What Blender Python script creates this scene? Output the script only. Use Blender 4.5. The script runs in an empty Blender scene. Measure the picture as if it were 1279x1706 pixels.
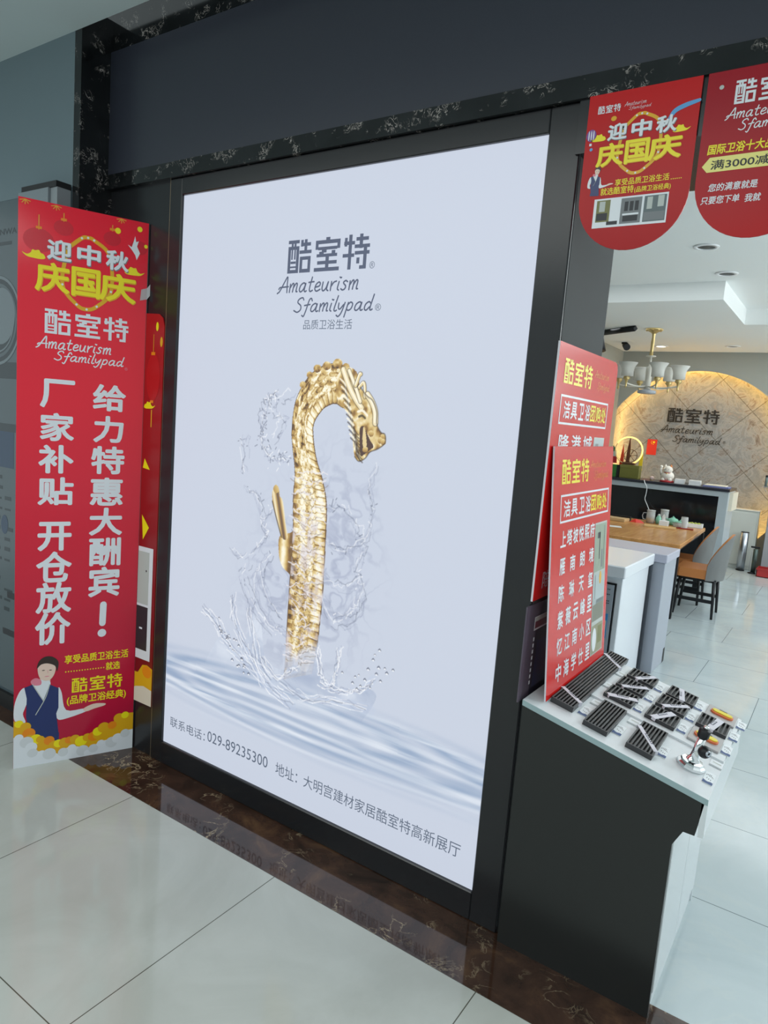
import bpy, math, random
import numpy as np
from mathutils import Matrix, Vector

random.seed(7)
SC = bpy.context.scene
COL = SC.collection

# ------------------------------------------------------------------ camera
FPX = 1162.503                      # focal length in pixels of the 1279 x 1706 frame
ROT = ((0.82542466, 0.13649396, -0.54776229),
       (0.55917476, -0.06457462, 0.82653113),
       (0.07744497, -0.98853402, -0.12962546))      # rows: world axes in (right, down, forward)
cam_data = bpy.data.cameras.new('camera')
cam = bpy.data.objects.new('camera', cam_data)
COL.objects.link(cam)
m = Matrix(((ROT[0][0], -ROT[0][1], -ROT[0][2], 0.0),
            (ROT[1][0], -ROT[1][1], -ROT[1][2], -1.851042),
            (ROT[2][0], -ROT[2][1], -ROT[2][2], 1.5), (0, 0, 0, 1)))
cam.matrix_world = m
cam_data.sensor_fit = 'VERTICAL'
cam_data.sensor_height = 36.0
cam_data.lens = FPX / 1706.0 * 36.0
cam_data.clip_start = 0.02
SC.camera = cam

# ------------------------------------------------------------------ world, lights, exposure
SC.view_settings.view_transform = 'Standard'
SC.view_settings.look = 'None'
SC.view_settings.exposure = 0.0
SC.view_settings.gamma = 1.0
SC.view_settings.use_curve_mapping = False
world = bpy.data.worlds.new('mall_ambient')
SC.world = world
world.use_nodes = True
bg = world.node_tree.nodes['Background']
bg.inputs[0].default_value = (0.78, 0.90, 0.92, 1)
bg.inputs[1].default_value = 0.80


def area_light(name, loc, size, energy, color=(1, 1, 1), rot=(0, 0, 0)):
    d = bpy.data.lights.new(name, 'AREA')
    d.shape = 'RECTANGLE'
    d.size, d.size_y = size
    d.energy = energy
    d.color = color
    o = bpy.data.objects.new(name, d)
    o.location = loc
    o.rotation_euler = rot
    COL.objects.link(o)
    return o


area_light('mall_ceiling_light', (-2.2, -2.8, 2.89), (3.6, 2.4), 64, (0.96, 1.0, 0.98))
area_light('mall_ceiling_light', (1.2, -2.8, 2.89), (2.0, 2.4), 42, (0.96, 1.0, 0.98))
area_light('store_ceiling_light', (0.35, 2.9, 2.845), (5.6, 3.0), 44, (0.93, 0.98, 1.0))
area_light('store_ceiling_light', (0.35, 6.8, 2.695), (5.6, 1.6), 46, (0.94, 0.98, 1.0))


def lamp(name, loc, energy, color, radius=0.30):
    d = bpy.data.lights.new(name, 'POINT')
    d.energy = energy
    d.color = color
    d.shadow_soft_size = radius
    o = bpy.data.objects.new(name, d)
    o.location = loc
    COL.objects.link(o)


for p_ in ((2.3, 1.6, 2.2), (2.2, 4.4, 2.1), (2.7, 6.4, 2.1)):      # added fill lights, out of view, to brighten the store ceiling
    lamp('store_fill_light', p_, 78, (0.93, 0.98, 1.0))

# ------------------------------------------------------------------ materials
MATS = {}


def lin(c):
    return tuple(((v / 255.0) / 12.92 if v / 255.0 <= 0.04045 else ((v / 255.0 + 0.055) / 1.055) ** 2.4) for v in c)


def mat(name, rgb, rough=0.5, metal=0.0, spec=0.5, emit=0.0, alpha=1.0, trans=0.0, coat=0.0):
    if name in MATS:
        return MATS[name]
    mm = bpy.data.materials.new(name)
    mm.use_nodes = True
    b = mm.node_tree.nodes['Principled BSDF']
    c = (*lin(rgb), 1)
    b.inputs['Base Color'].default_value = c
    b.inputs['Roughness'].default_value = rough
    b.inputs['Metallic'].default_value = metal
    b.inputs['Specular IOR Level'].default_value = spec
    b.inputs['Alpha'].default_value = alpha
    b.inputs['Transmission Weight'].default_value = trans
    b.inputs['Coat Weight'].default_value = coat
    if emit:
        b.inputs['Emission Color'].default_value = c
        b.inputs['Emission Strength'].default_value = emit
    MATS[name] = mm
    return mm


def nodes_of(mm):
    nt = mm.node_tree
    return nt, nt.nodes['Principled BSDF']


def ramp(nt, stops):
    r = nt.nodes.new('ShaderNodeValToRGB')
    els = r.color_ramp.elements
    els[0].position, els[0].color = stops[0][0], (*lin(stops[0][1]), 1)
    els[1].position, els[1].color = stops[1][0], (*lin(stops[1][1]), 1)
    for p, c in stops[2:]:
        e = els.new(p)
        e.color = (*lin(c), 1)
    return r


def object_coords(nt, scale=(1, 1, 1), rot=(0, 0, 0), loc=(0, 0, 0)):
    tc = nt.nodes.new('ShaderNodeTexCoord')
    mp = nt.nodes.new('ShaderNodeMapping')
    mp.inputs['Scale'].default_value = scale
    mp.inputs['Rotation'].default_value = rot
    mp.inputs['Location'].default_value = loc
    nt.links.new(tc.outputs['Object'], mp.inputs[0])
    return mp


def noise(nt, src, scale, detail=6, rough=0.6, dist=0.0):
    n = nt.nodes.new('ShaderNodeTexNoise')
    n.inputs['Scale'].default_value = scale
    n.inputs['Detail'].default_value = detail
    n.inputs['Roughness'].default_value = rough
    n.inputs['Distortion'].default_value = dist
    nt.links.new(src.outputs[0], n.inputs['Vector'])
    return n


def mixc(nt, fac, a, b, mode='MIX'):
    x = nt.nodes.new('ShaderNodeMix')
    x.data_type = 'RGBA'
    x.blend_type = mode
    if hasattr(fac, 'is_linked'):
        nt.links.new(fac, x.inputs[0])
    else:
        x.inputs[0].default_value = fac
    for sock, v in ((x.inputs[6], a), (x.inputs[7], b)):
        if hasattr(v, 'is_linked'):
            nt.links.new(v, sock)
        else:
            sock.default_value = v
    return x.outputs[2]


def marble_dark(name, base, vein, vscale, rough, lo=0.52, hi=0.66, brown=True):
    mm = mat(name, base, rough, spec=0.55)
    nt, b = nodes_of(mm)
    co = object_coords(nt)
    n1 = noise(nt, co, 7.0, 8, 0.65, 0.6)
    if brown:
        r1 = ramp(nt, [(0.3, (32, 22, 17)), (0.55, (66, 46, 36)), (0.75, (98, 72, 50))])
    else:
        r1 = ramp(nt, [(0.35, (16, 18, 19)), (0.7, (34, 36, 38))])
    nt.links.new(n1.outputs[0], r1.inputs[0])
    # thin veins: ridge of a distorted noise
    n2 = noise(nt, co, vscale, 5, 0.6, 1.6)
    s = nt.nodes.new('ShaderNodeMath'); s.operation = 'SUBTRACT'; s.inputs[1].default_value = 0.5
    a = nt.nodes.new('ShaderNodeMath'); a.operation = 'ABSOLUTE'
    r2 = nt.nodes.new('ShaderNodeMapRange')
    r2.inputs[1].default_value = 0.0; r2.inputs[2].default_value = 0.022
    r2.inputs[3].default_value = 1.0; r2.inputs[4].default_value = 0.0
    n3 = noise(nt, co, vscale * 0.55, 3, 0.5)
    r3 = nt.nodes.new('ShaderNodeMapRange')
    r3.inputs[1].default_value = lo; r3.inputs[2].default_value = hi
    mu = nt.nodes.new('ShaderNodeMath'); mu.operation = 'MULTIPLY'
    nt.links.new(n2.outputs[0], s.inputs[0]); nt.links.new(s.outputs[0], a.inputs[0])
    nt.links.new(a.outputs[0], r2.inputs[0]); nt.links.new(n3.outputs[0], r3.inputs[0])
    nt.links.new(r2.outputs[0], mu.inputs[0]); nt.links.new(r3.outputs[0], mu.inputs[1])
    nt.links.new(mixc(nt, mu.outputs[0], r1.outputs[0], (*lin(vein), 1)), b.inputs['Base Color'])
    return mm


def tile_floor(name, c1, c2, grout, w, h, ox, oy, offset, rough, vein=None):
    mm = mat(name, c1, rough, spec=0.5)
    nt, b = nodes_of(mm)
    co = object_coords(nt, loc=(ox, oy, 0))
    br = nt.nodes.new('ShaderNodeTexBrick')
    br.inputs['Scale'].default_value = 1.0
    br.inputs['Brick Width'].default_value = w
    br.inputs['Row Height'].default_value = h
    br.inputs['Mortar Size'].default_value = 0.0016
    br.inputs['Mortar Smooth'].default_value = 0.1
    br.offset = offset
    br.inputs['Color1'].default_value = (1, 1, 1, 1)
    br.inputs['Color2'].default_value = (0.97, 0.97, 0.97, 1)
    br.inputs['Mortar'].default_value = (*[v for v in lin(grout)], 1)
    nt.links.new(co.outputs[0], br.inputs['Vector'])
    n = noise(nt, co, 2.2, 6, 0.6, 0.8)
    r = ramp(nt, [(0.35, c1), (0.68, c2)])
    nt.links.new(n.outputs[0], r.inputs[0])
    col = r.outputs[0]
    if vein:
        n2 = noise(nt, co, 1.3, 5, 0.6, 1.8)
        s = nt.nodes.new('ShaderNodeMath'); s.operation = 'SUBTRACT'; s.inputs[1].default_value = 0.5
        a = nt.nodes.new('ShaderNodeMath'); a.operation = 'ABSOLUTE'
        r2 = nt.nodes.new('ShaderNodeMapRange')
        r2.inputs[1].default_value = 0.0; r2.inputs[2].default_value = 0.03
        r2.inputs[3].default_value = 0.3; r2.inputs[4].default_value = 0.0
        nt.links.new(n2.outputs[0], s.inputs[0]); nt.links.new(s.outputs[0], a.inputs[0]); nt.links.new(a.outputs[0], r2.inputs[0])
        col = mixc(nt, r2.outputs[0], col, (*lin(vein), 1))
    nt.links.new(mixc(nt, 1.0, col, br.outputs['Color'], 'MULTIPLY'), b.inputs['Base Color'])
    return mm


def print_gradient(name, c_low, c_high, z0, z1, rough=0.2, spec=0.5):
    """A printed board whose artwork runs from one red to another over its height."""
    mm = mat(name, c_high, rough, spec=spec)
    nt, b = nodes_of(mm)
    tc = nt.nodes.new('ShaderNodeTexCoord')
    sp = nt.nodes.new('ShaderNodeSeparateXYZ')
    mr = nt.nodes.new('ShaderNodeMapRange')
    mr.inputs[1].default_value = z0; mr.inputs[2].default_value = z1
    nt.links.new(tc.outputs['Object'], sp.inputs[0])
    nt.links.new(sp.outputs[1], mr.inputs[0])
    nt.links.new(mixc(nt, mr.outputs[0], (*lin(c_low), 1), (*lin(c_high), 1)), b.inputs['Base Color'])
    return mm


def wood(name, c1, c2, scale=(1.2, 14, 14), rough=0.3):
    mm = mat(name, c1, rough)
    nt, b = nodes_of(mm)
    co = object_coords(nt, scale)
    n = noise(nt, co, 2.0, 5, 0.6, 0.4)
    r = ramp(nt, [(0.3, c1), (0.7, c2)])
    nt.links.new(n.outputs[0], r.inputs[0])
    nt.links.new(r.outputs[0], b.inputs['Base Color'])
    return mm


def onyx(name):
    mm = mat(name, (176, 168, 156), 0.3)
    nt, b = nodes_of(mm)
    co = object_coords(nt)
    n = noise(nt, co, 4.2, 9, 0.72, 2.2)
    r = ramp(nt, [(0.28, (92, 80, 74)), (0.40, (126, 124, 122)), (0.47, (148, 153, 156)), (0.56, (122, 129, 134)), (0.64, (142, 140, 138)), (0.76, (160, 136, 120))])
    nt.links.new(n.outputs[0], r.inputs[0])
    # square tiles laid on the diagonal
    cd = object_coords(nt, rot=(0, math.radians(45), 0))
    sw = nt.nodes.new('ShaderNodeSeparateXYZ'); cx = nt.nodes.new('ShaderNodeCombineXYZ')
    nt.links.new(cd.outputs[0], sw.inputs[0])
    nt.links.new(sw.outputs[0], cx.inputs[0]); nt.links.new(sw.outputs[2], cx.inputs[1])
    br = nt.nodes.new('ShaderNodeTexBrick')
    br.offset = 0.0
    br.inputs['Scale'].default_value = 1.0
    br.inputs['Brick Width'].default_value = 0.56
    br.inputs['Row Height'].default_value = 0.56
    br.inputs['Mortar Size'].default_value = 0.005
    br.inputs['Color1'].default_value = (1, 1, 1, 1)
    br.inputs['Color2'].default_value = (1, 1, 1, 1)
    br.inputs['Mortar'].default_value = (0.5, 0.47, 0.42, 1)
    nt.links.new(cx.outputs[0], br.inputs['Vector'])
    nt.links.new(mixc(nt, 1.0, r.outputs[0], br.outputs['Color'], 'MULTIPLY'), b.inputs['Base Color'])
    return mm


black_panel = mat('black_lacquer_panel', (30, 31, 34), 0.22, spec=0.5)
black_matte = mat('black_matte', (22, 23, 25), 0.5)
gold_line = mat('brass_joint', (150, 134, 110), 0.35, metal=0.6)
jamb_grey = mat('grey_jamb_panel', (74, 76, 77), 0.6, spec=0.08)
emperador = marble_dark('brown_marble', (60, 44, 36), (176, 158, 128), 9.0, 0.06)
fascia_marble = marble_dark('black_marble', (22, 24, 26), (190, 182, 176), 34.0, 0.1, 0.54, 0.62, brown=False)
mall_tile = tile_floor('mall_floor_tile', (178, 181, 174), (192, 196, 190), (120, 118, 108), 0.732, 0.747, 1.38 + 0.732 * 40, 0.245 + 0.747 * 40, 0.0, 0.09)
store_tile = tile_floor('store_floor_tile', (172, 184, 188), (186, 197, 200), (122, 131, 134), 0.75, 0.573, 0.29 + 0.75 * 40, -0.583 + 0.573 * 40, 0.5, 0.10, (188, 196, 194))
ceil_white = mat('ceiling_white', (240, 243, 242), 0.8)
mall_ceil = mat('mall_ceiling_white', (198, 212, 214), 0.8)
wall_grey = mat('wall_greige', (150, 152, 144), 0.7)
wall_white = mat('wall_white', (216, 218, 216), 0.7)
shop_glass = mat('dark_glass_front', (80, 94, 101), 0.15)
shop_glass_top = mat('grey_glass_front', (110, 126, 133), 0.2)
white_plastic = mat('white_plastic', (232, 234, 236), 0.35)
white_print = mat('white_print', (226, 230, 236), 0.3)
white_edge = mat('foam_board_edge', (206, 204, 212), 0.6)
yellow_print = mat('yellow_print', (244, 226, 20), 0.3)
yellow_deep = mat('amber_print', (226, 170, 20), 0.3)
orange_print = mat('orange_print', (236, 138, 20), 0.3)
gold_print = mat('gold_print', (226, 160, 40), 0.3)
red_deep = mat('deep_red_print', (172, 20, 26), 0.3)
red_board = mat('red_sign_board', (214, 34, 32), 0.18)
navy_print = mat('navy_print', (34, 50, 104), 0.3)
skin_print = mat('skin_print', (232, 204, 188), 0.3)
hair_print = mat('hair_print', (48, 36, 30), 0.3)
pink_print = mat('pink_print', (226, 130, 150), 0.3)
blue_print = mat('blue_print', (46, 140, 200), 0.3)
ink_print = mat('ink_print', (40, 42, 48), 0.4)
grey_print = mat('grey_print', (120, 124, 128), 0.4)
pale_print = mat('pale_print', (186, 192, 188), 0.4)
green_print = mat('olive_print', (120, 120, 70), 0.4)
sky_print = mat('sky_blue_print', (90, 160, 214), 0.3)
chrome = mat('chrome', (226, 228, 230), 0.08, metal=1.0)
steel = mat('brushed_steel', (176, 182, 190), 0.32, metal=1.0)
dark_metal = mat('dark_cast_grate', (68, 68, 70), 0.35, metal=0.55)
black_metal = mat('black_metal', (24, 26, 30), 0.4, metal=0.3)
brass = mat('pale_brass', (206, 184, 130), 0.3, metal=0.9)


# ------------------------------------------------------------------ mesh helpers
class MB:
    """Collects shapes and links them as ONE mesh object."""

    def __init__(self):
        self.v, self.f, self.mi, self.mats, self.sm = [], [], [], [], []

    def slot(self, m_):
        if m_ not in self.mats:
            self.mats.append(m_)
        return self.mats.index(m_)

    def add(self, vs, fs, m_, smooth=False):
        o = len(self.v)
        k = self.slot(m_)
        self.v += [tuple(map(float, p)) for p in vs]
        for f_ in fs:
            self.f.append(tuple(i + o for i in f_))
            self.mi.append(k)
            self.sm.append(smooth)
        return self

    def box(self, x0, x1, y0, y1, z0, z1, m_, bev=0.0):
        if bev > 0:
            b = bev
            pts, fs = [], []
            for zz, ins in ((z0, b), (z0 + b, 0), (z1 - b, 0), (z1, b)):
                a0, a1, c0, c1 = x0 + ins, x1 - ins, y0 + ins, y1 - ins
                e = b if ins == 0 else b * 0.4
                pts += [(a0 + e, c0, zz), (a1 - e, c0, zz), (a1, c0 + e, zz), (a1, c1 - e, zz),
                        (a1 - e, c1, zz), (a0 + e, c1, zz), (a0, c1 - e, zz), (a0, c0 + e, zz)]
            for r_ in range(3):
                for k in range(8):
                    fs.append((r_ * 8 + k, r_ * 8 + (k + 1) % 8, r_ * 8 + 8 + (k + 1) % 8, r_ * 8 + 8 + k))
            fs.append(tuple(range(7, -1, -1)))
            fs.append(tuple(range(24, 32)))
            return self.add(pts, fs, m_)
        vs = [(x, y, z) for z in (z0, z1) for y in (y0, y1) for x in (x0, x1)]
        fs = [(0, 2, 3, 1), (4, 5, 7, 6), (0, 1, 5, 4), (2, 6, 7, 3), (0, 4, 6, 2), (1, 3, 7, 5)]
        return self.add(vs, fs, m_)

    def prism(self, poly, a0, a1, m_, axis='z', side=None):
        """Extrude a 2-D outline along an axis ('z': (x,y), 'y': (x,z), 'x': (y,z))."""
        n = len(poly)

        def P(p, a):
            return {'z': (p[0], p[1], a), 'y': (p[0], a, p[1]), 'x': (a, p[0], p[1])}[axis]
        vs = [P(p, a0) for p in poly] + [P(p, a1) for p in poly]
        area = sum(poly[i][0] * poly[(i + 1) % n][1] - poly[(i + 1) % n][0] * poly[i][1] for i in range(n))
        flip = (area < 0) ^ (axis == 'y')
        cap = [tuple(range(n - 1, -1, -1)), tuple(range(n, 2 * n))]
        sd = [(i, (i + 1) % n, n + (i + 1) % n, n + i) for i in range(n)]
        if flip:
            cap = [c[::-1] for c in cap]
            sd = [c[::-1] for c in sd]
        self.add(vs, cap, m_)
        o = len(self.v) - 2 * n
        k = self.slot(side or m_)
        for f_ in sd:
            self.f.append(tuple(i + o for i in f_)); self.mi.append(k); self.sm.append(False)
        return self

    def poly(self, pts, m_, h=0.0):
        """Flat print in a local plane: (x, y) outline at height h."""
        n = len(pts)
        area = sum(pts[i][0] * pts[(i + 1) % n][1] - pts[(i + 1) % n][0] * pts[i][1] for i in range(n))
        idx = tuple(range(n)) if area > 0 else tuple(range(n - 1, -1, -1))
        return self.add([(p[0], p[1], h) for p in pts], [idx], m_)

    def rect(self, x0, x1, y0, y1, m_, h=0.0):
        return self.poly([(x0, y0), (x1, y0), (x1, y1), (x0, y1)], m_, h)

    def ring(self, cx, cy, r0, r1, m_, h=0.0, n=32, a0=0, a1=360):
        vs, fs = [], []
        for i in range(n + 1):
            a = math.radians(a0 + (a1 - a0) * i / n)
            vs += [(cx + r0 * math.cos(a), cy + r0 * math.sin(a), h), (cx + r1 * math.cos(a), cy + r1 * math.sin(a), h)]
        for i in range(n):
            fs.append((2 * i, 2 * i + 1, 2 * i + 3, 2 * i + 2))
        return self.add(vs, fs, m_)

    def disc(self, cx, cy, rx, ry, m_, h=0.0, n=28):
        return self.poly([(cx + rx * math.cos(2 * math.pi * i / n), cy + ry * math.sin(2 * math.pi * i / n)) for i in range(n)], m_, h)

    def stroke(self, pts, w, m_, h=0.0, n=8, smooth=True, taper=0.0):
        """Flat brush stroke with round ends."""
        p = catmull(pts, n) if smooth and len(pts) > 2 else [Vector(q) for q in dense(pts)]
        N = len(p)
        vs, fs = [], []
        for i in range(N):
            t = (p[min(i + 1, N - 1)] - p[max(i - 1, 0)])
            t = t.normalized() if t.length > 1e-9 else Vector((1, 0))
            ww = w * (1 - taper * abs(2 * i / max(1, N - 1) - 1) ** 2) / 2
            vs += [(p[i].x - t.y * ww, p[i].y + t.x * ww, h), (p[i].x + t.y * ww, p[i].y - t.x * ww, h)]
        for i in range(N - 1):
            fs.append((2 * i + 1, 2 * i + 3, 2 * i + 2, 2 * i))
        self.add(vs, fs, m_)
        if taper < 0.9:
            for e in (p[0], p[-1]):
                self.disc(e.x, e.y, w * (1 - taper) / 2, w * (1 - taper) / 2, m_, h + .00003, 10)
        return self

    def tube(self, path, r, m_, n=10, cap=True, radii=None):
        pts = [Vector(p) for p in path]
        N = len(pts)
        vs, fs = [], []
        up = None
        for i in range(N):
            t = (pts[min(i + 1, N - 1)] - pts[max(i - 1, 0)]).normalized()
            if up is None:
                up = Vector((0, 0, 1)) if abs(t.z) < 0.9 else Vector((1, 0, 0))
            a = t.cross(up)
            a = a.normalized() if a.length > 1e-6 else Vector((1, 0, 0))
            b = a.cross(t).normalized()
            up = b
            rr = radii[i] if radii else r
            for k in range(n):
                an = 2 * math.pi * k / n
                q = pts[i] + a * (rr * math.cos(an)) + b * (rr * math.sin(an))
                vs.append(tuple(q))
        for i in range(N - 1):
            for k in range(n):
                fs.append((i * n + k, i * n + n + k, i * n + n + (k + 1) % n, i * n + (k + 1) % n))
        self.add(vs, fs, m_, True)
        if cap:
            o = len(self.v) - N * n
            k_ = self.slot(m_)
            self.f.append(tuple(o + k for k in range(n))); self.mi.append(k_); self.sm.append(False)
            self.f.append(tuple(o + (N - 1) * n + k for k in range(n - 1, -1, -1))); self.mi.append(k_); self.sm.append(False)
        return self

    def lathe(self, prof, c, m_, n=24, smooth=True, M=None):
        """Turned profile [(radius, height)] about the z axis through c."""
        vs, fs = [], []
        for r, z in prof:
            for k in range(n):
                a = 2 * math.pi * k / n
                q = Vector((max(r, 1e-5) * math.cos(a), max(r, 1e-5) * math.sin(a), z))
                if M:
                    q = M @ q
                vs.append((c[0] + q.x, c[1] + q.y, c[2] + q.z))
        for i in range(len(prof) - 1):
            for k in range(n):
                fs.append((i * n + k, i * n + (k + 1) % n, i * n + n + (k + 1) % n, i * n + n + k))
        return self.add(vs, fs, m_, smooth)

    def ball(self, c, r, m_, n=16, sx=1, sy=1, sz=1):
        prof = [(math.sin(math.pi * i / 10), -math.cos(math.pi * i / 10)) for i in range(11)]
        vs, fs = [], []
        for rr, z in prof:
            for k in range(n):
                a = 2 * math.pi * k / n
                vs.append((c[0] + r * sx * max(rr, 1e-4) * math.cos(a), c[1] + r * sy * max(rr, 1e-4) * math.sin(a), c[2] + r * sz * z))
        for i in range(10):
            for k in range(n):
                fs.append((i * n + k, i * n + (k + 1) % n, i * n + n + (k + 1) % n, i * n + n + k))
        return self.add(vs, fs, m_, True)

    def build(self, name, parent=None, loc=None, kind=None):
        me = bpy.data.meshes.new(name)
        me.from_pydata(self.v, [], self.f)
        for m_ in self.mats:
            me.materials.append(m_)
        me.polygons.foreach_set('material_index', self.mi)
        me.polygons.foreach_set('use_smooth', self.sm)
        me.update()
        o = bpy.data.objects.new(name, me)
        COL.objects.link(o)
        if parent:
            o.parent = parent
        if loc is not None:
            o.location = loc
        if kind:
            o['kind'] = kind
        return o


def build_at(mb, name, parent):
    """Build from world coordinates under an unrotated parent."""
    L = parent.location
    mb.v = [(p[0] - L.x, p[1] - L.y, p[2] - L.z) for p in mb.v]
    return mb.build(name, parent)


def dense(pts, step=0.004):
    out = [pts[0]]
    for a, b in zip(pts, pts[1:]):
        out.append(b)
    return out


def catmull(pts, n=8):
    p = [Vector(q) for q in pts]
    p = [p[0] * 2 - p[1]] + p + [p[-1] * 2 - p[-2]]
    out = []
    for i in range(1, len(p) - 2):
        a, b, c, d = p[i - 1], p[i], p[i + 1], p[i + 2]
        for k in range(n):
            t = k / n
            out.append(0.5 * ((2 * b) + (c - a) * t + (2 * a - 5 * b + 4 * c - d) * t * t + (3 * b - a - 3 * c + d) * t ** 3))
    out.append(p[-2])
    return out


def blob(pts, n=6):
    """Closed smooth outline through the points."""
    p = [Vector(q) for q in pts]
    N = len(p)
    out = []
    for i in range(N):
        a, b, c, d = p[i - 1], p[i], p[(i + 1) % N], p[(i + 2) % N]
        for k in range(n):
            t = k / n
            q = 0.5 * ((2 * b) + (c - a) * t + (2 * a - 5 * b + 4 * c - d) * t * t + (3 * b - a - 3 * c + d) * t ** 3)
            out.append((q.x, q.y))
    return out


def tag(o, label, cat, group=None):
    o['label'] = label
    o['category'] = cat
    if group:
        o['group'] = group
    return o


def thing(name, label, cat, loc=(0, 0, 0), mtx=None, rotz=0.0, group=None):
    o = bpy.data.objects.new(name, None)
    COL.objects.link(o)
    o.empty_display_size = 0.05
    if mtx is not None:
        mw = mtx.to_4x4()
        mw.translation = Vector(loc)
        o.matrix_world = mw
    else:
        o.location = loc
        o.rotation_euler = (0, 0, rotz)
    return tag(o, label, cat, group)


def copy_thing(src, label, loc=None, mtx=None, rotz=None):
    """A copy of a thing with copies of its parts and their sub-parts (mesh data shared)."""
    r = src.copy()
    COL.objects.link(r)
    r['label'] = label
    if mtx is not None:
        mw = mtx.to_4x4(); mw.translation = Vector(loc); r.matrix_world = mw
    elif loc is not None:
        r.location = loc
    if rotz is not None:
        r.rotation_euler = (0, 0, rotz)
    for ch in [c for c in src.children]:
        c = ch.copy(); COL.objects.link(c); c.parent = r
        for g in [q for q in ch.children]:
            d = g.copy(); COL.objects.link(d); d.parent = c
    return r


def frame_mtx(X, Y):
    X = Vector(X).normalized()
    Z = X.cross(Vector(Y)).normalized()
    Y = Z.cross(X)
    return Matrix((X, Y, Z)).transposed()


WALL = frame_mtx((1, 0, 0), (0, 0, 1))          # local x along the shop front, y up, z towards the mall


def structure(name, mb):
    return mb.build(name, kind='structure')


# ------------------------------------------------------------------ lettering
TEXT_CACHE = {}


def text_mesh(s, bold=0.0, shear=0.0, spacing=1.0):
    key = (s, bold, shear, spacing)
    if key in TEXT_CACHE:
        return TEXT_CACHE[key]
    cu = bpy.data.curves.new('lettering_curve', 'FONT')
    cu.body = s
    cu.offset = bold
    cu.shear = shear
    cu.space_character = spacing
    cu.resolution_u = 3
    cu.fill_mode = 'FRONT'
    o = bpy.data.objects.new('lettering_curve', cu)
    COL.objects.link(o)
    dg = bpy.context.evaluated_depsgraph_get()
    ev = o.evaluated_get(dg)
    me = ev.to_mesh()
    vs = [(v.co.x, v.co.y) for v in me.vertices]
    fs = []
    for p in me.polygons:
        fs.append(tuple(p.vertices) if p.normal.z > 0 else tuple(p.vertices)[::-1])
    ev.to_mesh_clear()
    COL.objects.unlink(o)
    bpy.data.objects.remove(o)
    bpy.data.curves.remove(cu)
    TEXT_CACHE[key] = (vs, fs)
    return vs, fs


def text_fit(mb, s, box, m_, h, bold=0.0, shear=0.0, spacing=1.0, tilt=0.0):
    """Set a line of text so that its ink fills the box (x0, x1, y0, y1); bold thickens every stroke evenly."""
    vs, fs = text_mesh(s, 0.0, shear, spacing)
    if not vs:
        return
    xs = [v[0] for v in vs]; ys = [v[1] for v in vs]
    ax, bx, ay, by = min(xs), max(xs), min(ys), max(ys)
    x0, x1, y0, y1 = box
    sy = (y1 - y0) / max(1e-6, by - ay + 2 * bold)
    sx = (x1 - x0) / max(1e-6, bx - ax + 2 * bold)
    dx, dy = bold * sx, bold * sy
    offs = [(0, 0)] if bold <= 0 else [(math.cos(a * math.pi / 4) * dx, math.sin(a * math.pi / 4) * dy) for a in range(8)] + [(0, 0)]
    for k, (ox, oy) in enumerate(offs):
        out = [(x0 + dx + ox + (v[0] - ax) * sx, y0 + dy + oy + (v[1] - ay) * sy + tilt * (v[0] - ax) * sx, h + .000006 * k) for v in vs]
        mb.add(out, fs, m_)


# blocky logo characters drawn on a 100 x 100 cell
GLYPHS = {
    'ku': [(0, 44, 91, 100), (13, 19, 74, 92), (25, 31, 74, 92), (0, 44, 72, 81), (0, 9, 0, 76), (35, 44, 0, 76), (0, 44, 0, 9),
           (14, 18, 42, 74), (26, 30, 42, 74), (12, 32, 29, 35), (9, 35, 16, 20),
           (53, 61, 80, 99), (68, 77, 58, 100), (53, 92, 81, 90), (48, 96, 58, 67), (51, 60, 0, 48), (85, 94, 0, 48), (51, 94, 39, 48), (51, 94, 0, 10)],
    'shi': [(43, 57, 90, 100), (2, 98, 82, 92), (2, 11, 66, 86), (89, 98, 66, 86), (13, 87, 64, 72), (28, 45, 56, 66), (18, 34, 48, 58),
            (8, 88, 43, 51), (68, 80, 50, 60), (45, 56, 4, 46), (12, 88, 21, 30), (0, 98, 0, 10)],
    'te': [(21, 31, 0, 100), (5, 13, 68, 92), (3, 42, 72, 81), (0, 42, 36, 45), (62, 72, 60, 100), (49, 93, 82, 91), (44, 99, 61, 70),
           (46, 99, 42, 51), (79, 89, 0, 62), (66, 86, 0, 9), (54, 63, 16, 32)],
}


def logo(mb, box, m_, h):
    x0, x1, y0, y1 = box
    W = (x1 - x0) / 3.25
    for i, g in enumerate(('ku', 'shi', 'te')):
        ox = x0 + i * W * 1.125
        for k, (a, b, c, d) in enumerate(GLYPHS[g]):
            mb.rect(ox + (a - 1.2) / 100 * W, ox + (b + 1.2) / 100 * W, y0 + (c - .7) / 100 * (y1 - y0), y0 + (d + .7) / 100 * (y1 - y0), m_, h + 0.00001 * k)


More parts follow.
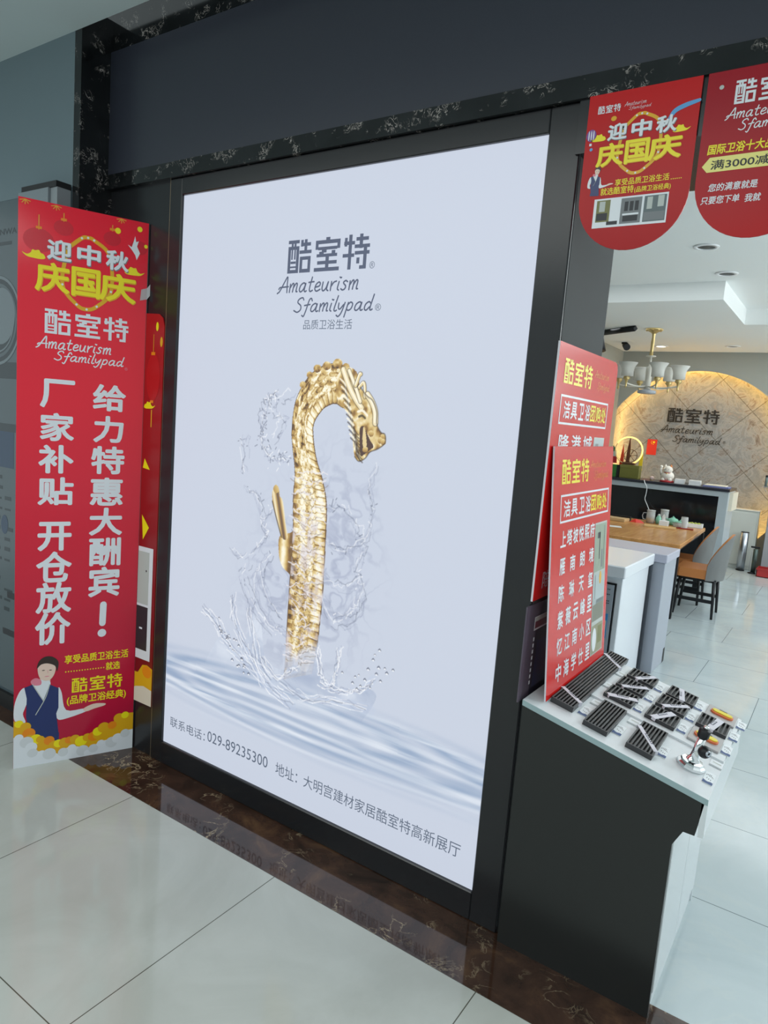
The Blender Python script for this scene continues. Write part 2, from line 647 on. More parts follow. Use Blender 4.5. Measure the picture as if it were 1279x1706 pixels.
HAND = {
    'A': (0.66, [[(-.05, -.04), (.1, .12), (.32, .72), (.44, .96), (.5, .5), (.58, .0)], [(.0, .22), (.06, .32), (.3, .34), (.6, .36)]]),
    'm': (0.6, [[(.02, .5), (.05, 0)], [(.05, .28), (.16, .52), (.25, .48), (.25, .02)], [(.26, .28), (.38, .53), (.47, .47), (.47, .06), (.55, .03)]]),
    'a': (0.52, [[(.37, .44), (.25, .54), (.08, .4), (.04, .12), (.15, .0), (.29, .14), (.37, .44)], [(.38, .5), (.36, .1), (.43, .0), (.5, .05)]]),
    't': (0.38, [[(.16, .86), (.12, .18), (.2, .0), (.33, .06)], [(.0, .55), (.15, .57), (.32, .58)]]),
    'e': (0.43, [[(.06, .24), (.28, .3), (.33, .45), (.22, .54), (.08, .4), (.05, .14), (.18, .0), (.38, .1)]]),
    'u': (0.48, [[(.02, .52), (.03, .14), (.13, .0), (.26, .14), (.33, .5)], [(.34, .52), (.32, .1), (.42, .0)]]),
    'r': (0.38, [[(.02, .52), (.05, 0)], [(.05, .25), (.16, .47), (.31, .54)]]),
    'i': (0.22, [[(.06, .5), (.04, .1), (.13, .0)], [(.06, .76), (.12, .72), (.15, .74)]]),
    's': (0.4, [[(.31, .47), (.19, .54), (.08, .42), (.25, .22), (.22, .05), (.1, .0), (.0, .07)]]),
    'S': (0.55, [[(.5, .8), (.4, .95), (.2, .86), (.15, .64), (.38, .42), (.42, .15), (.24, -.02), (.0, .1)]]),
    'f': (0.42, [[(.47, .72), (.38, .88), (.27, .75), (.2, .1), (.12, -.3), (.0, -.24)], [(.04, .42), (.2, .45), (.38, .48)]]),
    'l': (0.22, [[(.12, .98), (.04, .14), (.12, .0), (.2, .05)]]),
    'y': (0.45, [[(.0, .5), (.03, .2), (.14, .12), (.3, .4)], [(.36, .53), (.27, -.1), (.13, -.36), (.0, -.28)]]),
    'p': (0.44, [[(.07, .52), (.0, -.4)], [(.05, .36), (.2, .54), (.34, .42), (.3, .12), (.15, .02), (.04, .12)]]),
    'd': (0.52, [[(.35, .42), (.23, .53), (.07, .38), (.05, .1), (.17, .0), (.32, .2)], [(.42, .98), (.36, .14), (.43, .0), (.5, .06)]]),
}


def handwriting(mb, word, box, m_, h, weight=0.075, shear=0.16):
    """Brush script drawn stroke by stroke; the box bounds the ink."""
    st, x = [], 0.0
    for ch in word:
        adv, strokes = HAND[ch]
        for s in strokes:
            st.append([(x + p[0] + shear * p[1], p[1]) for p in s])
        x += adv + 0.035
    xs = [p[0] for s in st for p in s]; ys = [p[1] for s in st for p in s]
    x0, x1, y0, y1 = box
    sx = (x1 - x0) / (max(xs) - min(xs)); sy = (y1 - y0) / (max(ys) - min(ys))
    for k, s in enumerate(st):
        mb.stroke([(x0 + (p[0] - min(xs)) * sx, y0 + (p[1] - min(ys)) * sy) for p in s], weight * (sx + sy) / 2, m_, h + 0.000004 * k, 5)


def cloud_mark(mb, cx, cy, w, m_, h, flip=1):
    pts = [(-.5, 0.05), (-.3, -.12), (.0, -.16), (.35, -.16), (.5, -.08), (.42, .08), (.3, .12), (.22, .24), (.05, .2), (-.06, .22), (-.14, .06), (-.3, -.02)]
    mb.poly(blob([(cx + flip * p[0] * w, cy + p[1] * w) for p in pts], 4), m_, h)


def festival_heading(mb, x0, x1, y0, y1, h, lights=True):
    """The two-line holiday heading inside its bulb ring."""
    w, t = x1 - x0, y1 - y0
    cx = x0 + w * 0.5

    def pp(a, b):
        return (x0 + a * w, y0 + b * t)
    # bulb ring: a rounded diamond outline
    ringpts = [pp(.30, .80), pp(.44, .98), pp(.5, 1.0), pp(.56, .98), pp(.72, .8), pp(.74, .3), pp(.6, .06), pp(.5, .0), pp(.4, .05), pp(.26, .3), pp(.30, .80)]
    mb.stroke(ringpts, w * .038, yellow_deep, h, 6)
    for i, q in enumerate(catmull(ringpts, 2)):
        if i % 2 == 0:
            mb.disc(q.x, q.y, w * .012, w * .012, white_print, h + .0002, 10)
    for i, ch in enumerate('迎中秋'):
        a = .11 + i * .285
        text_fit(mb, ch, (x0 + a * w + .006 * w, x0 + (a + .235) * w + .006 * w, y0 + .60 * t, y0 + .885 * t), grey_print, h + .0003, .03)
        text_fit(mb, ch, (x0 + a * w, x0 + (a + .235) * w, y0 + .615 * t, y0 + .9 * t), white_print, h + .0005, .032)
    for i, ch in enumerate('庆国庆'):
        a = (.0, .345, .62)[i]
        b = (.33, .63, 1.0)[i]
        text_fit(mb, ch, (x0 + a * w + .008 * w, x0 + b * w + .006 * w, y0 + .155 * t, y0 + .56 * t), yellow_deep, h + .0006, .03)
        text_fit(mb, ch, (x0 + a * w, x0 + b * w, y0 + .17 * t, y0 + .575 * t), yellow_print, h + .0008, .026)


def hostess(mb, T, h):
    """Printed figure of an attendant in a navy waistcoat with an outstretched arm."""
    def P(pts, m_, k, sm=True):
        q = [T(p) for p in pts]
        mb.poly(blob(q, 4) if sm else q, m_, h + .0001 * k)
    P([(.039, .334), (.018, .318), (.001, .264), (.003, .201), (.041, .188), (.032, .224), (.04, .252), (.05, .289)], white_print, 1)
    P([(.16, .318), (.173, .295), (.191, .217), (.261, .212), (.268, .198), (.181, .178), (.157, .187), (.148, .221), (.150, .259)], white_print, 1)
    P([(.258, .212), (.297, .227), (.342, .222), (.340, .213), (.303, .206), (.268, .198)], skin_print, 2)
    P([(.045, .09), (.165, .08), (.166, .124), (.05, .127)], navy_print, 1, False)
    P([(.094, .375), (.128, .365), (.124, .335), (.098, .335)], skin_print, 2)
    P([(.066, .345), (.093, .36), (.124, .354), (.130, .331), (.108, .270)], white_print, 3)
    P([(.036, .335), (.066, .345), (.106, .273), (.128, .336), (.161, .316), (.162, .232), (.154, .208), (.166, .105), (.058, .108), (.043, .213), (.045, .289)], navy_print, 4, False)
    P([(.059, .36), (.077, .37), (.096, .358), (.094, .339), (.066, .342)], pink_print, 5)
    P([(.083, .41), (.095, .43), (.12, .435), (.147, .412), (.146, .383), (.132, .359), (.11, .354), (.09, .371)], skin_print, 6)
    P([(.080, .408), (.087, .438), (.109, .455), (.137, .452), (.159, .428), (.154, .388), (.147, .412), (.12, .426), (.095, .424)], hair_print, 7)
    for s in ([(.066, .345), (.085, .308), (.106, .27)], [(.128, .336), (.112, .28), (.078, .215)]):
        q = [T(p) for p in s]
        d = (Vector(T((.01, 0))) - Vector(T((0, 0)))).length
        mb.stroke(q, d * .35, pale_print, h + .0009, 4)
    d = (Vector(T((.01, 0))) - Vector(T((0, 0)))).length
    for p in ((.104, .399), (.130, .397)):
        q = T(p)
        mb.disc(q[0], q[1], d * .55, d * .18, hair_print, h + .0009, 10)
    q = T((.117, .372))
    mb.disc(q[0], q[1], d * .9, d * .18, pink_print, h + .0009, 10)
    q = T((.119, .386))
    mb.stroke([T((.119, .398)), T((.121, .385))], d * .12, pink_print, h + .0009, 3)


# ------------------------------------------------------------------ STRUCTURE
mb = MB(); mb.box(-6, 4, -7, -0.245, -0.1, 0, mall_tile); structure('floor', mb)
mb = MB(); mb.box(-6, 4, -0.245, 0.02, -0.1, 0, emperador); structure('trim_1', mb)
mb = MB(); mb.box(-3.2, 4, 0.02, 8.8, -0.1, 0, store_tile); structure('floor.001', mb)
mb = MB(); mb.box(-6, 4, -7, -0.15, 2.912, 3.05, mall_ceil); structure('ceiling', mb)
# shop front left of the doorway
mb = MB()
mb.box(-6, -0.709, 0.03, 0.36, 0, 3.4, black_panel)
mb.box(-0.709, -0.699, 0.0, 0.36, 0, 2.22, jamb_grey)
structure('wall_front', mb)
# lintel over the doorway
mb = MB()
mb.box(-0.709, 4, -0.02, 0.36, 2.22, 3.4, black_panel)
structure('wall_front.001', mb)
# black marble border of the fascia
mb = MB()
mb.box(-2.90, 4, -0.028, 0.03, 2.352, 2.408, fascia_marble)
mb.box(-2.90, 4, -0.015, 0.03, 2.88, 3.4, fascia_marble)
mb.box(-3.0, -2.82, -0.015, 0.03, 2.352, 2.90, fascia_marble)
structure('trim_2', mb)
mb = MB()
mb.box(-2.82, 4, -0.022, 0.03, 2.408, 2.88, mat('fascia_panel', (50, 53, 64), 0.3))
structure('trim_3', mb)
mb = MB()
mb.box(-3.0, -2.325, -0.004, 0.03, 0.0, 2.352, black_panel)
mb.box(-2.325, -2.322, -0.006, 0.03, 0.0, 2.352, gold_line)
structure('trim_4', mb)
mb = MB()
mb.box(-6, -2.745, -0.15, 0.03, 2.33, 2.915, shop_glass_top)
mb.box(-6, -2.745, -0.149, 0.03, 0.0, 2.33, shop_glass)
structure('wall_left', mb)
mb = MB(); mb.box(-2.745, -2.70, -0.15, 0.03, 0, 3.0, fascia_marble); structure('trim_6', mb)
mb = MB(); mb.box(-6, -2.745, -0.165, -0.15, 0, 0.075, black_matte); structure('baseboard_left', mb)
# store interior
mb = MB(); mb.box(-2.98, -2.845, 0.36, 8.1, 0, 3.0, wall_grey); structure('wall_store_left', mb)
mb = MB(); mb.box(3.6, 3.75, 0.36, 8.4, 0, 3.0, wall_white); structure('wall_right', mb)
mb = MB()
mb.box(-2.98, 3.7, 0.36, 8.7, 2.85, 2.95, ceil_white)
mb.box(-2.845, -1.08, 4.57, 8.2, 2.70, 2.85, ceil_white)
mb.box(-1.08, 3.6, 5.89, 8.2, 2.70, 2.85, ceil_white)
structure('ceiling.001', mb)
# back wall with a round opening over a lit stone panel
ACX, ACZ, AR = -1.82, 1.215, 1.245
BY = 8.1
mb = MB()
prof = []
a_start = math.asin(-ACZ / AR) if ACZ < AR else -math.pi / 2
ang = [a_start + (math.pi - 2 * a_start) * i / 72 for i in range(73)]
arc = [(ACX + AR * math.cos(a), ACZ + AR * math.sin(a)) for a in ang]           # the side wall covers its left edge
xl, xr, zt = -3.0, 3.6, 2.85
outl = []
for (x, z) in arc:
    # project each arc point outwards to the wall rectangle
    dx, dz = x - ACX, max(z, 0.0) - ACZ
    ks = []
    if dx > 1e-6: ks.append((xr - ACX) / dx)
    if dx < -1e-6: ks.append((xl - 0.3 - ACX) / dx)
    if dz > 1e-6: ks.append((zt - ACZ) / dz)
    if dz < -1e-6: ks.append((0 - ACZ) / dz)
    k = min(ks)
    outl.append((ACX + dx * k, ACZ + dz * k))
vs = [(x, BY, max(z, 0)) for x, z in arc] + [(x, BY, z) for x, z in outl] + [(x, BY + .02, max(z, 0)) for x, z in arc]
n_ = len(arc)
fs = []
for i in range(n_ - 1):
    fs.append((n_ + i, i, i + 1, n_ + i + 1))
    fs.append((i, 2 * n_ + i, 2 * n_ + i + 1, i + 1))
# corner fillers
vs += [(xr, BY, zt), (xl - .3, BY, zt), (xr, BY, 0), (xl - .3, BY, 0)]
b_ = 3 * n_
for i in range(n_ - 1):
    p, q = outl[i], outl[i + 1]
    if abs(p[0] - xr) < 1e-6 and abs(q[1] - zt) < 1e-6 and abs(q[0] - xr) > 1e-6: fs.append((n_ + i, n_ + i + 1, b_))
    if abs(p[1] - zt) < 1e-6 and abs(q[0] - (xl - .3)) < 1e-6 and abs(q[1] - zt) > 1e-6: fs.append((n_ + i, n_ + i + 1, b_ + 1))
mb.add(vs, fs, wall_grey)
mb.box(xl, xr, BY + .50, BY + .56, 0, 3.0, wall_grey)
structure('wall_back', mb)
mb = MB()
mb.box(-3.2, -0.4, BY + .27, BY + .37, 0, 2.75, onyx('onyx_tiles'))
stone = mb.build('trim_5'); stone['kind'] = 'structure'
# warm LED strip tucked behind the rim of the opening
led = mat('warm_led_strip', (255, 196, 100), 0.5, emit=30.0)
mb = MB()
path = [(ACX + (AR + .045) * math.cos(a), BY + .06, ACZ + (AR + .045) * math.sin(a)) for a in ang if ACZ + AR * math.sin(a) > 0.04]
path = [(max(p[0], -2.895), p[1], p[2]) for p in path]
mb.tube(path, 0.018, led, 8)
tag(mb.build('led_strip'), 'warm glowing light strip along the rim of the arched stone panel', 'light strip')

# ------------------------------------------------------------------ LIGHTBOX
LX0, LX1, LZ0, LZ1 = -2.25, -0.79, 0.092, 2.288
lb = thing('advertising_lightbox', 'big white backlit poster of a golden dragon tap rising from water', 'lightbox', (0, 0, 0), WALL)
glow = mat('lit_panel', (206, 216, 230), 0.5)
nt, b = nodes_of(glow)
b.inputs['Base Color'].default_value = (.05, .05, .05, 1)
b.inputs['Roughness'].default_value = 0.5
b.inputs['Emission Color'].default_value = (*lin((197, 205, 221)), 1)
b.inputs['Emission Strength'].default_value = 1.0
GLOWRGB = np.array(lin((197, 205, 221)))
mb = MB(); mb.box(LX0, LX1, LZ0, LZ1, -0.028, 0.0, glow); mb.build('light_panel', lb)
mb = MB()
fr = black_panel
mb.box(LX0 - .068, LX0, 0.0, 2.352, -0.03, 0.012, fr, .003)
mb.box(LX1, -0.70, 0.0, 2.352, -0.03, 0.012, fr, .003)
mb.box(LX0 - .0005, LX1 + .0005, 0.0, LZ0, -0.03, 0.012, fr, .003)
mb.box(LX0 - .0005, LX1 + .0005, LZ1, 2.352, -0.03, 0.012, fr, .003)
mb.build('frame', lb)
lit_ink = mat('backlit_ink', (74, 80, 100), 0.5, emit=0.75)
lit_ink2 = mat('backlit_ink_thin', (84, 92, 108), 0.5, emit=0.8)
mb = MB()
logo(mb, (-1.700, -1.358, 1.974, 2.081), lit_ink, .0008)
text_fit(mb, '®', (-1.355, -1.334, 1.972, 1.994), lit_ink2, .0008)
mb.build('logo_lettering', lb)
mb = MB()
handwriting(mb, 'Amateurism', (-1.742, -1.395, 1.908, 1.962), lit_ink, .0008, .085)
handwriting(mb, 'Sfamilypad', (-1.661, -1.327, 1.824, 1.892), lit_ink, .0008, .085)
text_fit(mb, '®', (-1.321, -1.298, 1.841, 1.863), lit_ink2, .0008)
mb.build('script_lettering', lb)
mb = MB(); text_fit(mb, '品质卫浴生活', (-1.614, -1.407, 1.785, 1.817), lit_ink2, .0008); mb.build('tagline_lettering', lb)
mb = MB()
text_fit(mb, '联系电话：', (-2.210, -2.000, 0.171, 0.214), lit_ink2, .0008)
text_fit(mb, '029-89235300', (-1.985, -1.658, 0.180, 0.224), lit_ink2, .0008)
mb.build('phone_lettering', lb)
mb = MB()
text_fit(mb, '地址：', (-1.618, -1.512, 0.174, 0.222), lit_ink2, .0008)
mb.build('address_heading_lettering', lb)
mb = MB()
text_fit(mb, '大明宫建材家居酷室特高新展厅', (-1.482, -0.845, 0.174, 0.222), lit_ink2, .0008)
mb.build('address_lettering', lb)


# ---- the printed picture: a small painter working on a colour grid that becomes vertex colours
class Canvas:
    def __init__(self, x0, x1, y0, y1, step):
        self.nx = int(round((x1 - x0) / step)) + 1
        self.ny = int(round((y1 - y0) / step)) + 1
        self.x0, self.y0, self.x1, self.y1 = x0, y0, x1, y1
        self.sx = (x1 - x0) / (self.nx - 1); self.sy = (y1 - y0) / (self.ny - 1)
        self.X, self.Y = np.meshgrid(np.linspace(x0, x1, self.nx), np.linspace(y0, y1, self.ny))
        self.rgb = np.tile(GLOWRGB, (self.ny, self.nx, 1)).astype(float)

    def win(self, pts, pad):
        p = np.array(pts, float)
        i0 = max(0, int((p[:, 0].min() - pad - self.x0) / self.sx)); i1 = min(self.nx, int((p[:, 0].max() + pad - self.x0) / self.sx) + 2)
        j0 = max(0, int((p[:, 1].min() - pad - self.y0) / self.sy)); j1 = min(self.ny, int((p[:, 1].max() + pad - self.y0) / self.sy) + 2)
        return slice(j0, max(j0, j1)), slice(i0, max(i0, i1))

    def blend(self, w, mask, col):
        self.rgb[w] = self.rgb[w] * (1 - mask[..., None]) + np.asarray(col) * mask[..., None]

    def dist(self, w, pts):
        X, Y = self.X[w], self.Y[w]
        d = np.full(X.shape, 1e9)
        for (ax, ay), (bx, by) in zip(pts, pts[1:]):
            ux, uy = bx - ax, by - ay
            L = ux * ux + uy * uy + 1e-12
            t = np.clip(((X - ax) * ux + (Y - ay) * uy) / L, 0, 1)
            d = np.minimum(d, (X - ax - t * ux) ** 2 + (Y - ay - t * uy) ** 2)
        return np.sqrt(d)

    def stroke(self, pts, w_, col, alpha=1.0, soft=None, smooth=True):
        pts = [tuple(p) for p in (catmull(pts, 6) if smooth and len(pts) > 2 else pts)]
        soft = self.sx if soft is None else soft
        w = self.win(pts, w_ + soft * 2)
        if self.X[w].size == 0:
            return
        d = self.dist(w, pts)
        self.blend(w, np.clip((w_ / 2 + soft - d) / soft, 0, 1) * alpha, col)

    def inside(self, w, pts):
        X, Y = self.X[w], self.Y[w]
        m_ = np.zeros(X.shape, bool)
        n = len(pts)
        for i in range(n):
            ax, ay = pts[i]; bx, by = pts[(i + 1) % n]
            if ay == by:
                continue
            c = ((ay > Y) != (by > Y)) & (X < (bx - ax) * (Y - ay) / (by - ay) + ax)
            m_ ^= c
        return m_

    def fill(self, pts, col, alpha=1.0, smooth=True, fadein=None):
        pts = blob(pts, 5) if smooth else pts
        w = self.win(pts, self.sx)
        m_ = self.inside(w, pts)
        c = col(self.X[w], self.Y[w]) if callable(col) else np.asarray(col)
        m_ = m_ * alpha
        if fadein:
            m_ = m_ * np.clip((self.Y[w] - fadein[0]) / fadein[1], 0, 1)
        self.blend(w, m_, c)

    def build(self, name, parent, h, m_):
        me = bpy.data.meshes.new(name)
        nv = self.nx * self.ny
        co = np.zeros((nv, 3)); co[:, 0] = self.X.ravel(); co[:, 1] = self.Y.ravel(); co[:, 2] = h
        idx = np.arange(nv).reshape(self.ny, self.nx)
        q = np.stack([idx[:-1, :-1], idx[:-1, 1:], idx[1:, 1:], idx[1:, :-1]], -1).reshape(-1, 4)
        me.vertices.add(nv); me.vertices.foreach_set('co', co.ravel())
        me.loops.add(q.size); me.loops.foreach_set('vertex_index', q.ravel().astype(np.int32))
        me.polygons.add(len(q)); me.polygons.foreach_set('loop_start', (np.arange(len(q)) * 4).astype(np.int32))
        me.update(calc_edges=True)
        at = me.attributes.new('ink', 'FLOAT_COLOR', 'POINT')
        at.data.foreach_set('color', np.concatenate([np.clip(self.rgb.reshape(-1, 3), 0, 1.2), np.ones((nv, 1))], 1).astype(np.float32).ravel())
        me.materials.append(m_)
        o = bpy.data.objects.new(name, me)
        COL.objects.link(o)
        o.parent = parent
        return o


rng = np.random.RandomState(3)
PERM = rng.rand(64, 64)


def vnoise(x, y):
    xi = np.floor(x).astype(int); yi = np.floor(y).astype(int)
    fx = x - xi; fy = y - yi
    fx = fx * fx * (3 - 2 * fx); fy = fy * fy * (3 - 2 * fy)
    g = lambda a, b_: PERM[a % 64, b_ % 64]
    return (g(xi, yi) * (1 - fx) + g(xi + 1, yi) * fx) * (1 - fy) + (g(xi, yi + 1) * (1 - fx) + g(xi + 1, yi + 1) * fx) * fy


def fbm(x, y, o=4):
    s, a, t = 0, 1.0, 0
    for k in range(o):
        s = s + a * vnoise(x * 2 ** k + 17 * k, y * 2 ** k + 5 * k); t += a; a *= .5
    return s / t


GOLD = np.array([lin(c) for c in ((66, 44, 20), (128, 92, 42), (178, 142, 76), (208, 178, 110), (230, 210, 156), (252, 246, 224))])


def gold(v):
    v = np.clip(v, 0, 1) * (len(GOLD) - 1.001)
    i = v.astype(int); f = (v - i)[..., None]
    return GOLD[i] * (1 - f) + GOLD[i + 1] * f


INK = lambda *c: np.array(lin(c))
picture_mat = bpy.data.materials.new('backlit_print')
picture_mat.use_nodes = True
nt, b = nodes_of(picture_mat)
b.inputs['Base Color'].default_value = (.05, .05, .05, 1)
at = nt.nodes.new('ShaderNodeAttribute'); at.attribute_name = 'ink'
nt.links.new(at.outputs['Color'], b.inputs['Emission Color'])
b.inputs['Emission Strength'].default_value = 1.0

# --- water surface print over the whole width
wc = Canvas(LX0 + .002, LX1 - .002, 0.245, 0.56, 0.0035)
X, Y = wc.X, wc.Y
cx, cz, ea, eb = -1.52, 0.435, 1.02, 0.125
warp = 0.03 * (fbm(X * 3, Y * 14) - .5)
rr = np.sqrt(((X - cx) / ea) ** 2 + ((Y - cz) / eb) ** 2) + warp * 3
ringsv = 0.5 + 0.5 * np.sin(rr * 26 + 4 * fbm(X * 2.2, Y * 12))
band = np.exp(-((rr - .62) / .42) ** 2)
stre = fbm(X * 2.5 + 9, Y * 42 + 3 * warp, 4)
amt = np.clip(band * (0.25 + 0.75 * ringsv) * (0.3 + 1.2 * stre) * 0.85, 0, .9)
fade = np.clip((Y - .245) / .05, 0, 1) * np.clip((.56 - Y) / .06, 0, 1)
amt = amt * fade
blue = INK(126, 152, 186)
wc.rgb = wc.rgb * (1 - amt[..., None]) + blue * amt[..., None]
hi = np.clip((stre - .56) * 5, 0, 1) * band * fade * .8
wc.rgb = wc.rgb * (1 - hi[..., None]) + INK(232, 238, 246) * hi[..., None]
for k in range(9):
    t = k / 8
    zz = .31 + .16 * t
    wc.stroke([(x, zz + .035 * ((x + 1.52) / .75) ** 2 * (1 if t < .5 else -.3) + .006 * math.sin(x * 5 + k)) for x in np.linspace(-2.24, -.8, 14)],
              .004 + .003 * (k % 3), INK(138, 160, 190) if k % 2 else INK(232, 238, 246), .35, .008)
wc.build('water_ripple_print', lb, .0004, picture_mat)

# --- faucet and splash print
fc = Canvas(-2.07, -1.10, 0.43, 1.70, 0.0019)
X, Y = fc.X, fc.Y
jn0 = int((.56 - .43) / fc.sy)
# carry the water print on under the splash
wi = np.clip(((X - wc.x0) / wc.sx).astype(int), 0, wc.nx - 1); wj = np.clip(((Y - wc.y0) / wc.sy).astype(int), 0, wc.ny - 1)
low = Y < .558
fc.rgb[low] = wc.rgb[wj[low], wi[low]]
# faint water veil round the body
for (vx, vy, va, vb) in ((-1.52, .93, .26, .34), (-1.40, 1.10, .17, .30), (-1.62, .80, .22, .20)):
    q = ((X - vx) / va) ** 2 + ((Y - vy) / vb) ** 2
    sh = np.exp(-np.maximum(q, .2) ** 2 * .9)
    rid = 1 - np.abs(fbm(X * 16 + 3 * fbm(X * 8, Y * 8), Y * 13) * 2 - 1) * 5
    a_ = np.clip(rid, 0, 1) * sh * .42
    fc.rgb = fc.rgb * (1 - a_[..., None]) + INK(150, 158, 184) * a_[..., None]
    a_ = sh * .16 * fbm(X * 9, Y * 7)
    fc.rgb = fc.rgb * (1 - a_[..., None]) + INK(186, 194, 216) * a_[..., None]
# splash crown behind the body
crown = [(-2.02, .47), (-1.96, .60), (-1.90, .66), (-1.86, .60), (-1.80, .66), (-1.77, .76), (-1.73, .72), (-1.70, .60), (-1.62, .575), (-1.56, .61), (-1.50, .60), (-1.47, .70), (-1.44, .60), (-1.40, .58), (-1.365, .70), (-1.36, .585), (-1.30, .59), (-1.25, .615), (-1.20, .60), (-1.235, .52), (-1.30, .47), (-1.6, .44), (-1.9, .44)]


def watercol(x, y):
    v = fbm(x * 9 + 2 * fbm(x * 7, y * 7), y * 7, 5)
    v = np.clip((v - .28) / .44, 0, 1)[..., None]
    return INK(126, 146, 182) * (1 - v) + INK(222, 230, 242) * v


fc.fill(crown, watercol, .50, True, (.475, .10))
LR = [((-1.604, .545), (-1.475, .60)), ((-1.604, .69), (-1.462, .69)), ((-1.605, .80), (-1.455, .80)), ((-1.604, .93), (-1.452, .90)), ((-1.603, 1.08), (-1.455, 1.08)),
      ((-1.612, 1.2), (-1.461, 1.2)), ((-1.612, 1.3), (-1.484, 1.28)), ((-1.629, 1.384), (-1.518, 1.352)), ((-1.638, 1.45), (-1.538, 1.424)), ((-1.627, 1.544), (-1.539, 1.473)),
      ((-1.586, 1.616), (-1.508, 1.518)), ((-1.533, 1.658), (-1.48, 1.536)), ((-1.46, 1.675), (-1.452, 1.543)), ((-1.40, 1.655), (-1.42, 1.530))]
# joint and lever first
fc.fill([(-1.665, 1.06), (-1.664, 1.0), (-1.648, .96), (-1.62, .94), (-1.59, .94), (-1.59, 1.08), (-1.62, 1.08)],
        lambda x, y: gold(.55 + .4 * np.sin((x + 1.66) * 95) + .3 * (fbm(x * 60, y * 60) - .5)))
fc.fill([(-1.711, 1.222), (-1.696, 1.236), (-1.68, 1.226), (-1.675, 1.204), (-1.659, 1.188), (-1.640, 1.11), (-1.627, 1.06), (-1.656, 1.06), (-1.689, 1.133), (-1.709, 1.182)],
        lambda x, y: gold(.48 + .42 * np.sin((x + .28 * y) * 165 + .8)) * .9 + INK(190, 170, 160) * .1)
fc.fill([(-1.708, 1.232), (-1.697, 1.244), (-1.684, 1.236), (-1.680, 1.222), (-1.692, 1.214), (-1.704, 1.218)], lambda x, y: gold(.3 + 9 * (x + 1.71) + 6 * (y - 1.21)))
fc.stroke([(-1.709, 1.182), (-1.689, 1.133), (-1.656, 1.06)], .004, GOLD[0], .8)
# body: sample a dense (s, t) sheet and splat it
A = np.array([p[0] for p in LR]); Bp = np.array([p[1] for p in LR])


def crv(P, n):
    return np.array([tuple(p) for p in catmull([tuple(q) for q in P], n)])


Lc, Rc = crv(A, 60), crv(Bp, 60)
ns = len(Lc)
seg = np.r_[0, np.cumsum(np.hypot(*np.diff((Lc + Rc) / 2, axis=0).T))]
S = np.repeat(seg[:, None], 260, 1)
T_ = np.repeat(np.linspace(-1, 1, 260)[None, :], ns, 0)
# densify along s
dn = np.linspace(0, seg[-1], 1500)
Lx = np.interp(dn, seg, Lc[:, 0]); Ly = np.interp(dn, seg, Lc[:, 1]); Rx = np.interp(dn, seg, Rc[:, 0]); Ry = np.interp(dn, seg, Rc[:, 1])
tt = np.linspace(-1, 1, 240)
S, T_ = np.meshgrid(dn, tt, indexing='ij')
PX = Lx[:, None] * (1 - (T_ + 1) / 2) + Rx[:, None] * (T_ + 1) / 2
PY = Ly[:, None] * (1 - (T_ + 1) / 2) + Ry[:, None] * (T_ + 1) / 2
edge = 1 - np.abs(T_) ** 6
base = .60 + .22 * np.cos((T_ + .25) * 2.4) - .16 * np.cos(T_ * 11 + 1.0)
# scales on the flank
u_ = T_ * 3.2; v_ = S * 46
row = np.floor(v_)
du = (u_ + .5 * (row % 2)) % 1 - .5; dv = v_ - row
sc_d = np.sqrt((du * 1.5) ** 2 + (dv - .9) ** 2)
scales = np.clip(1 - np.abs(sc_d - .62) / .12, 0, 1)
flank = (T_ > -.68) & (T_ < .38)
base = np.where(flank, base - .5 * scales + .16 * np.clip(.5 - sc_d, 0, 1), base)
# ribbed belly
ribs = (S * 36) % 1
belly = T_ >= .38
base = np.where(belly, .62 + .25 * np.sin((T_ - .38) * 6) - .55 * np.clip(1 - np.abs(ribs - .5) / .12, 0, 1) + .15 * (ribs > .62), base)
# dark dorsal edge with a saw rhythm
dors = T_ <= -.68
base = np.where(dors, .22 + .35 * (((S * 30) % 1) > .55) + .25 * (T_ + .9) * 3, base)
base = base + .55 * (fbm(S * 55, T_ * 6, 4) - .5) + .75 * (fbm(S * 13 + 7, T_ * 2.4 + 4, 2) - .52)
# relief of the clinging dragon: curls and mane in the upper reach
up = np.clip((S - .68) / .12, 0, 1)
curl = np.sin(22 * fbm(S * 14 + 3, T_ * 2.4, 3))
base = base + up * .32 * curl * (T_ < .45)
base = np.where(np.abs(T_) > .965, .1, base)
lowfade = np.clip((S + .01) / .06, 0, 1)
cols = gold(base)
wet = np.clip((fbm(S * 22 + 4, T_ * 3.2 + 9, 4) - .52) * 4, 0, 1) * np.clip((.66 - S) / .12, 0, 1) * .75
cols = cols * (1 - wet[..., None]) + INK(214, 206, 212) * wet[..., None]
dis = np.clip((.13 - S + .14 * (fbm(S * 12, T_ * 2.2, 3) - .5) + .07 * T_) / .05, 0, 1) * .85
ii = np.clip(np.round((PX - fc.x0) / fc.sx).astype(int), 0, fc.nx - 1); jj = np.clip(np.round((PY - fc.y0) / fc.sy).astype(int), 0, fc.ny - 1)
under = fc.rgb[jj, ii]
cols = cols * (1 - dis[..., None]) + under * dis[..., None]
fc.rgb[jj, ii] = cols
# bumps along the crown of the arch
for (bx, by, br_) in ((-1.60, 1.600, .014), (-1.572, 1.634, .014), (-1.540, 1.656, .017), (-1.500, 1.666, .018), (-1.455, 1.674, .020), (-1.42, 1.664, .015)):
    fc.fill([(bx + br_ * math.cos(a), by + br_ * .8 * math.sin(a)) for a in np.linspace(0, 6.28, 9)[:-1]], lambda x, y: gold(.45 + 14 * (y - by) + .9 * (fbm(x * 90, y * 90) - .5)))
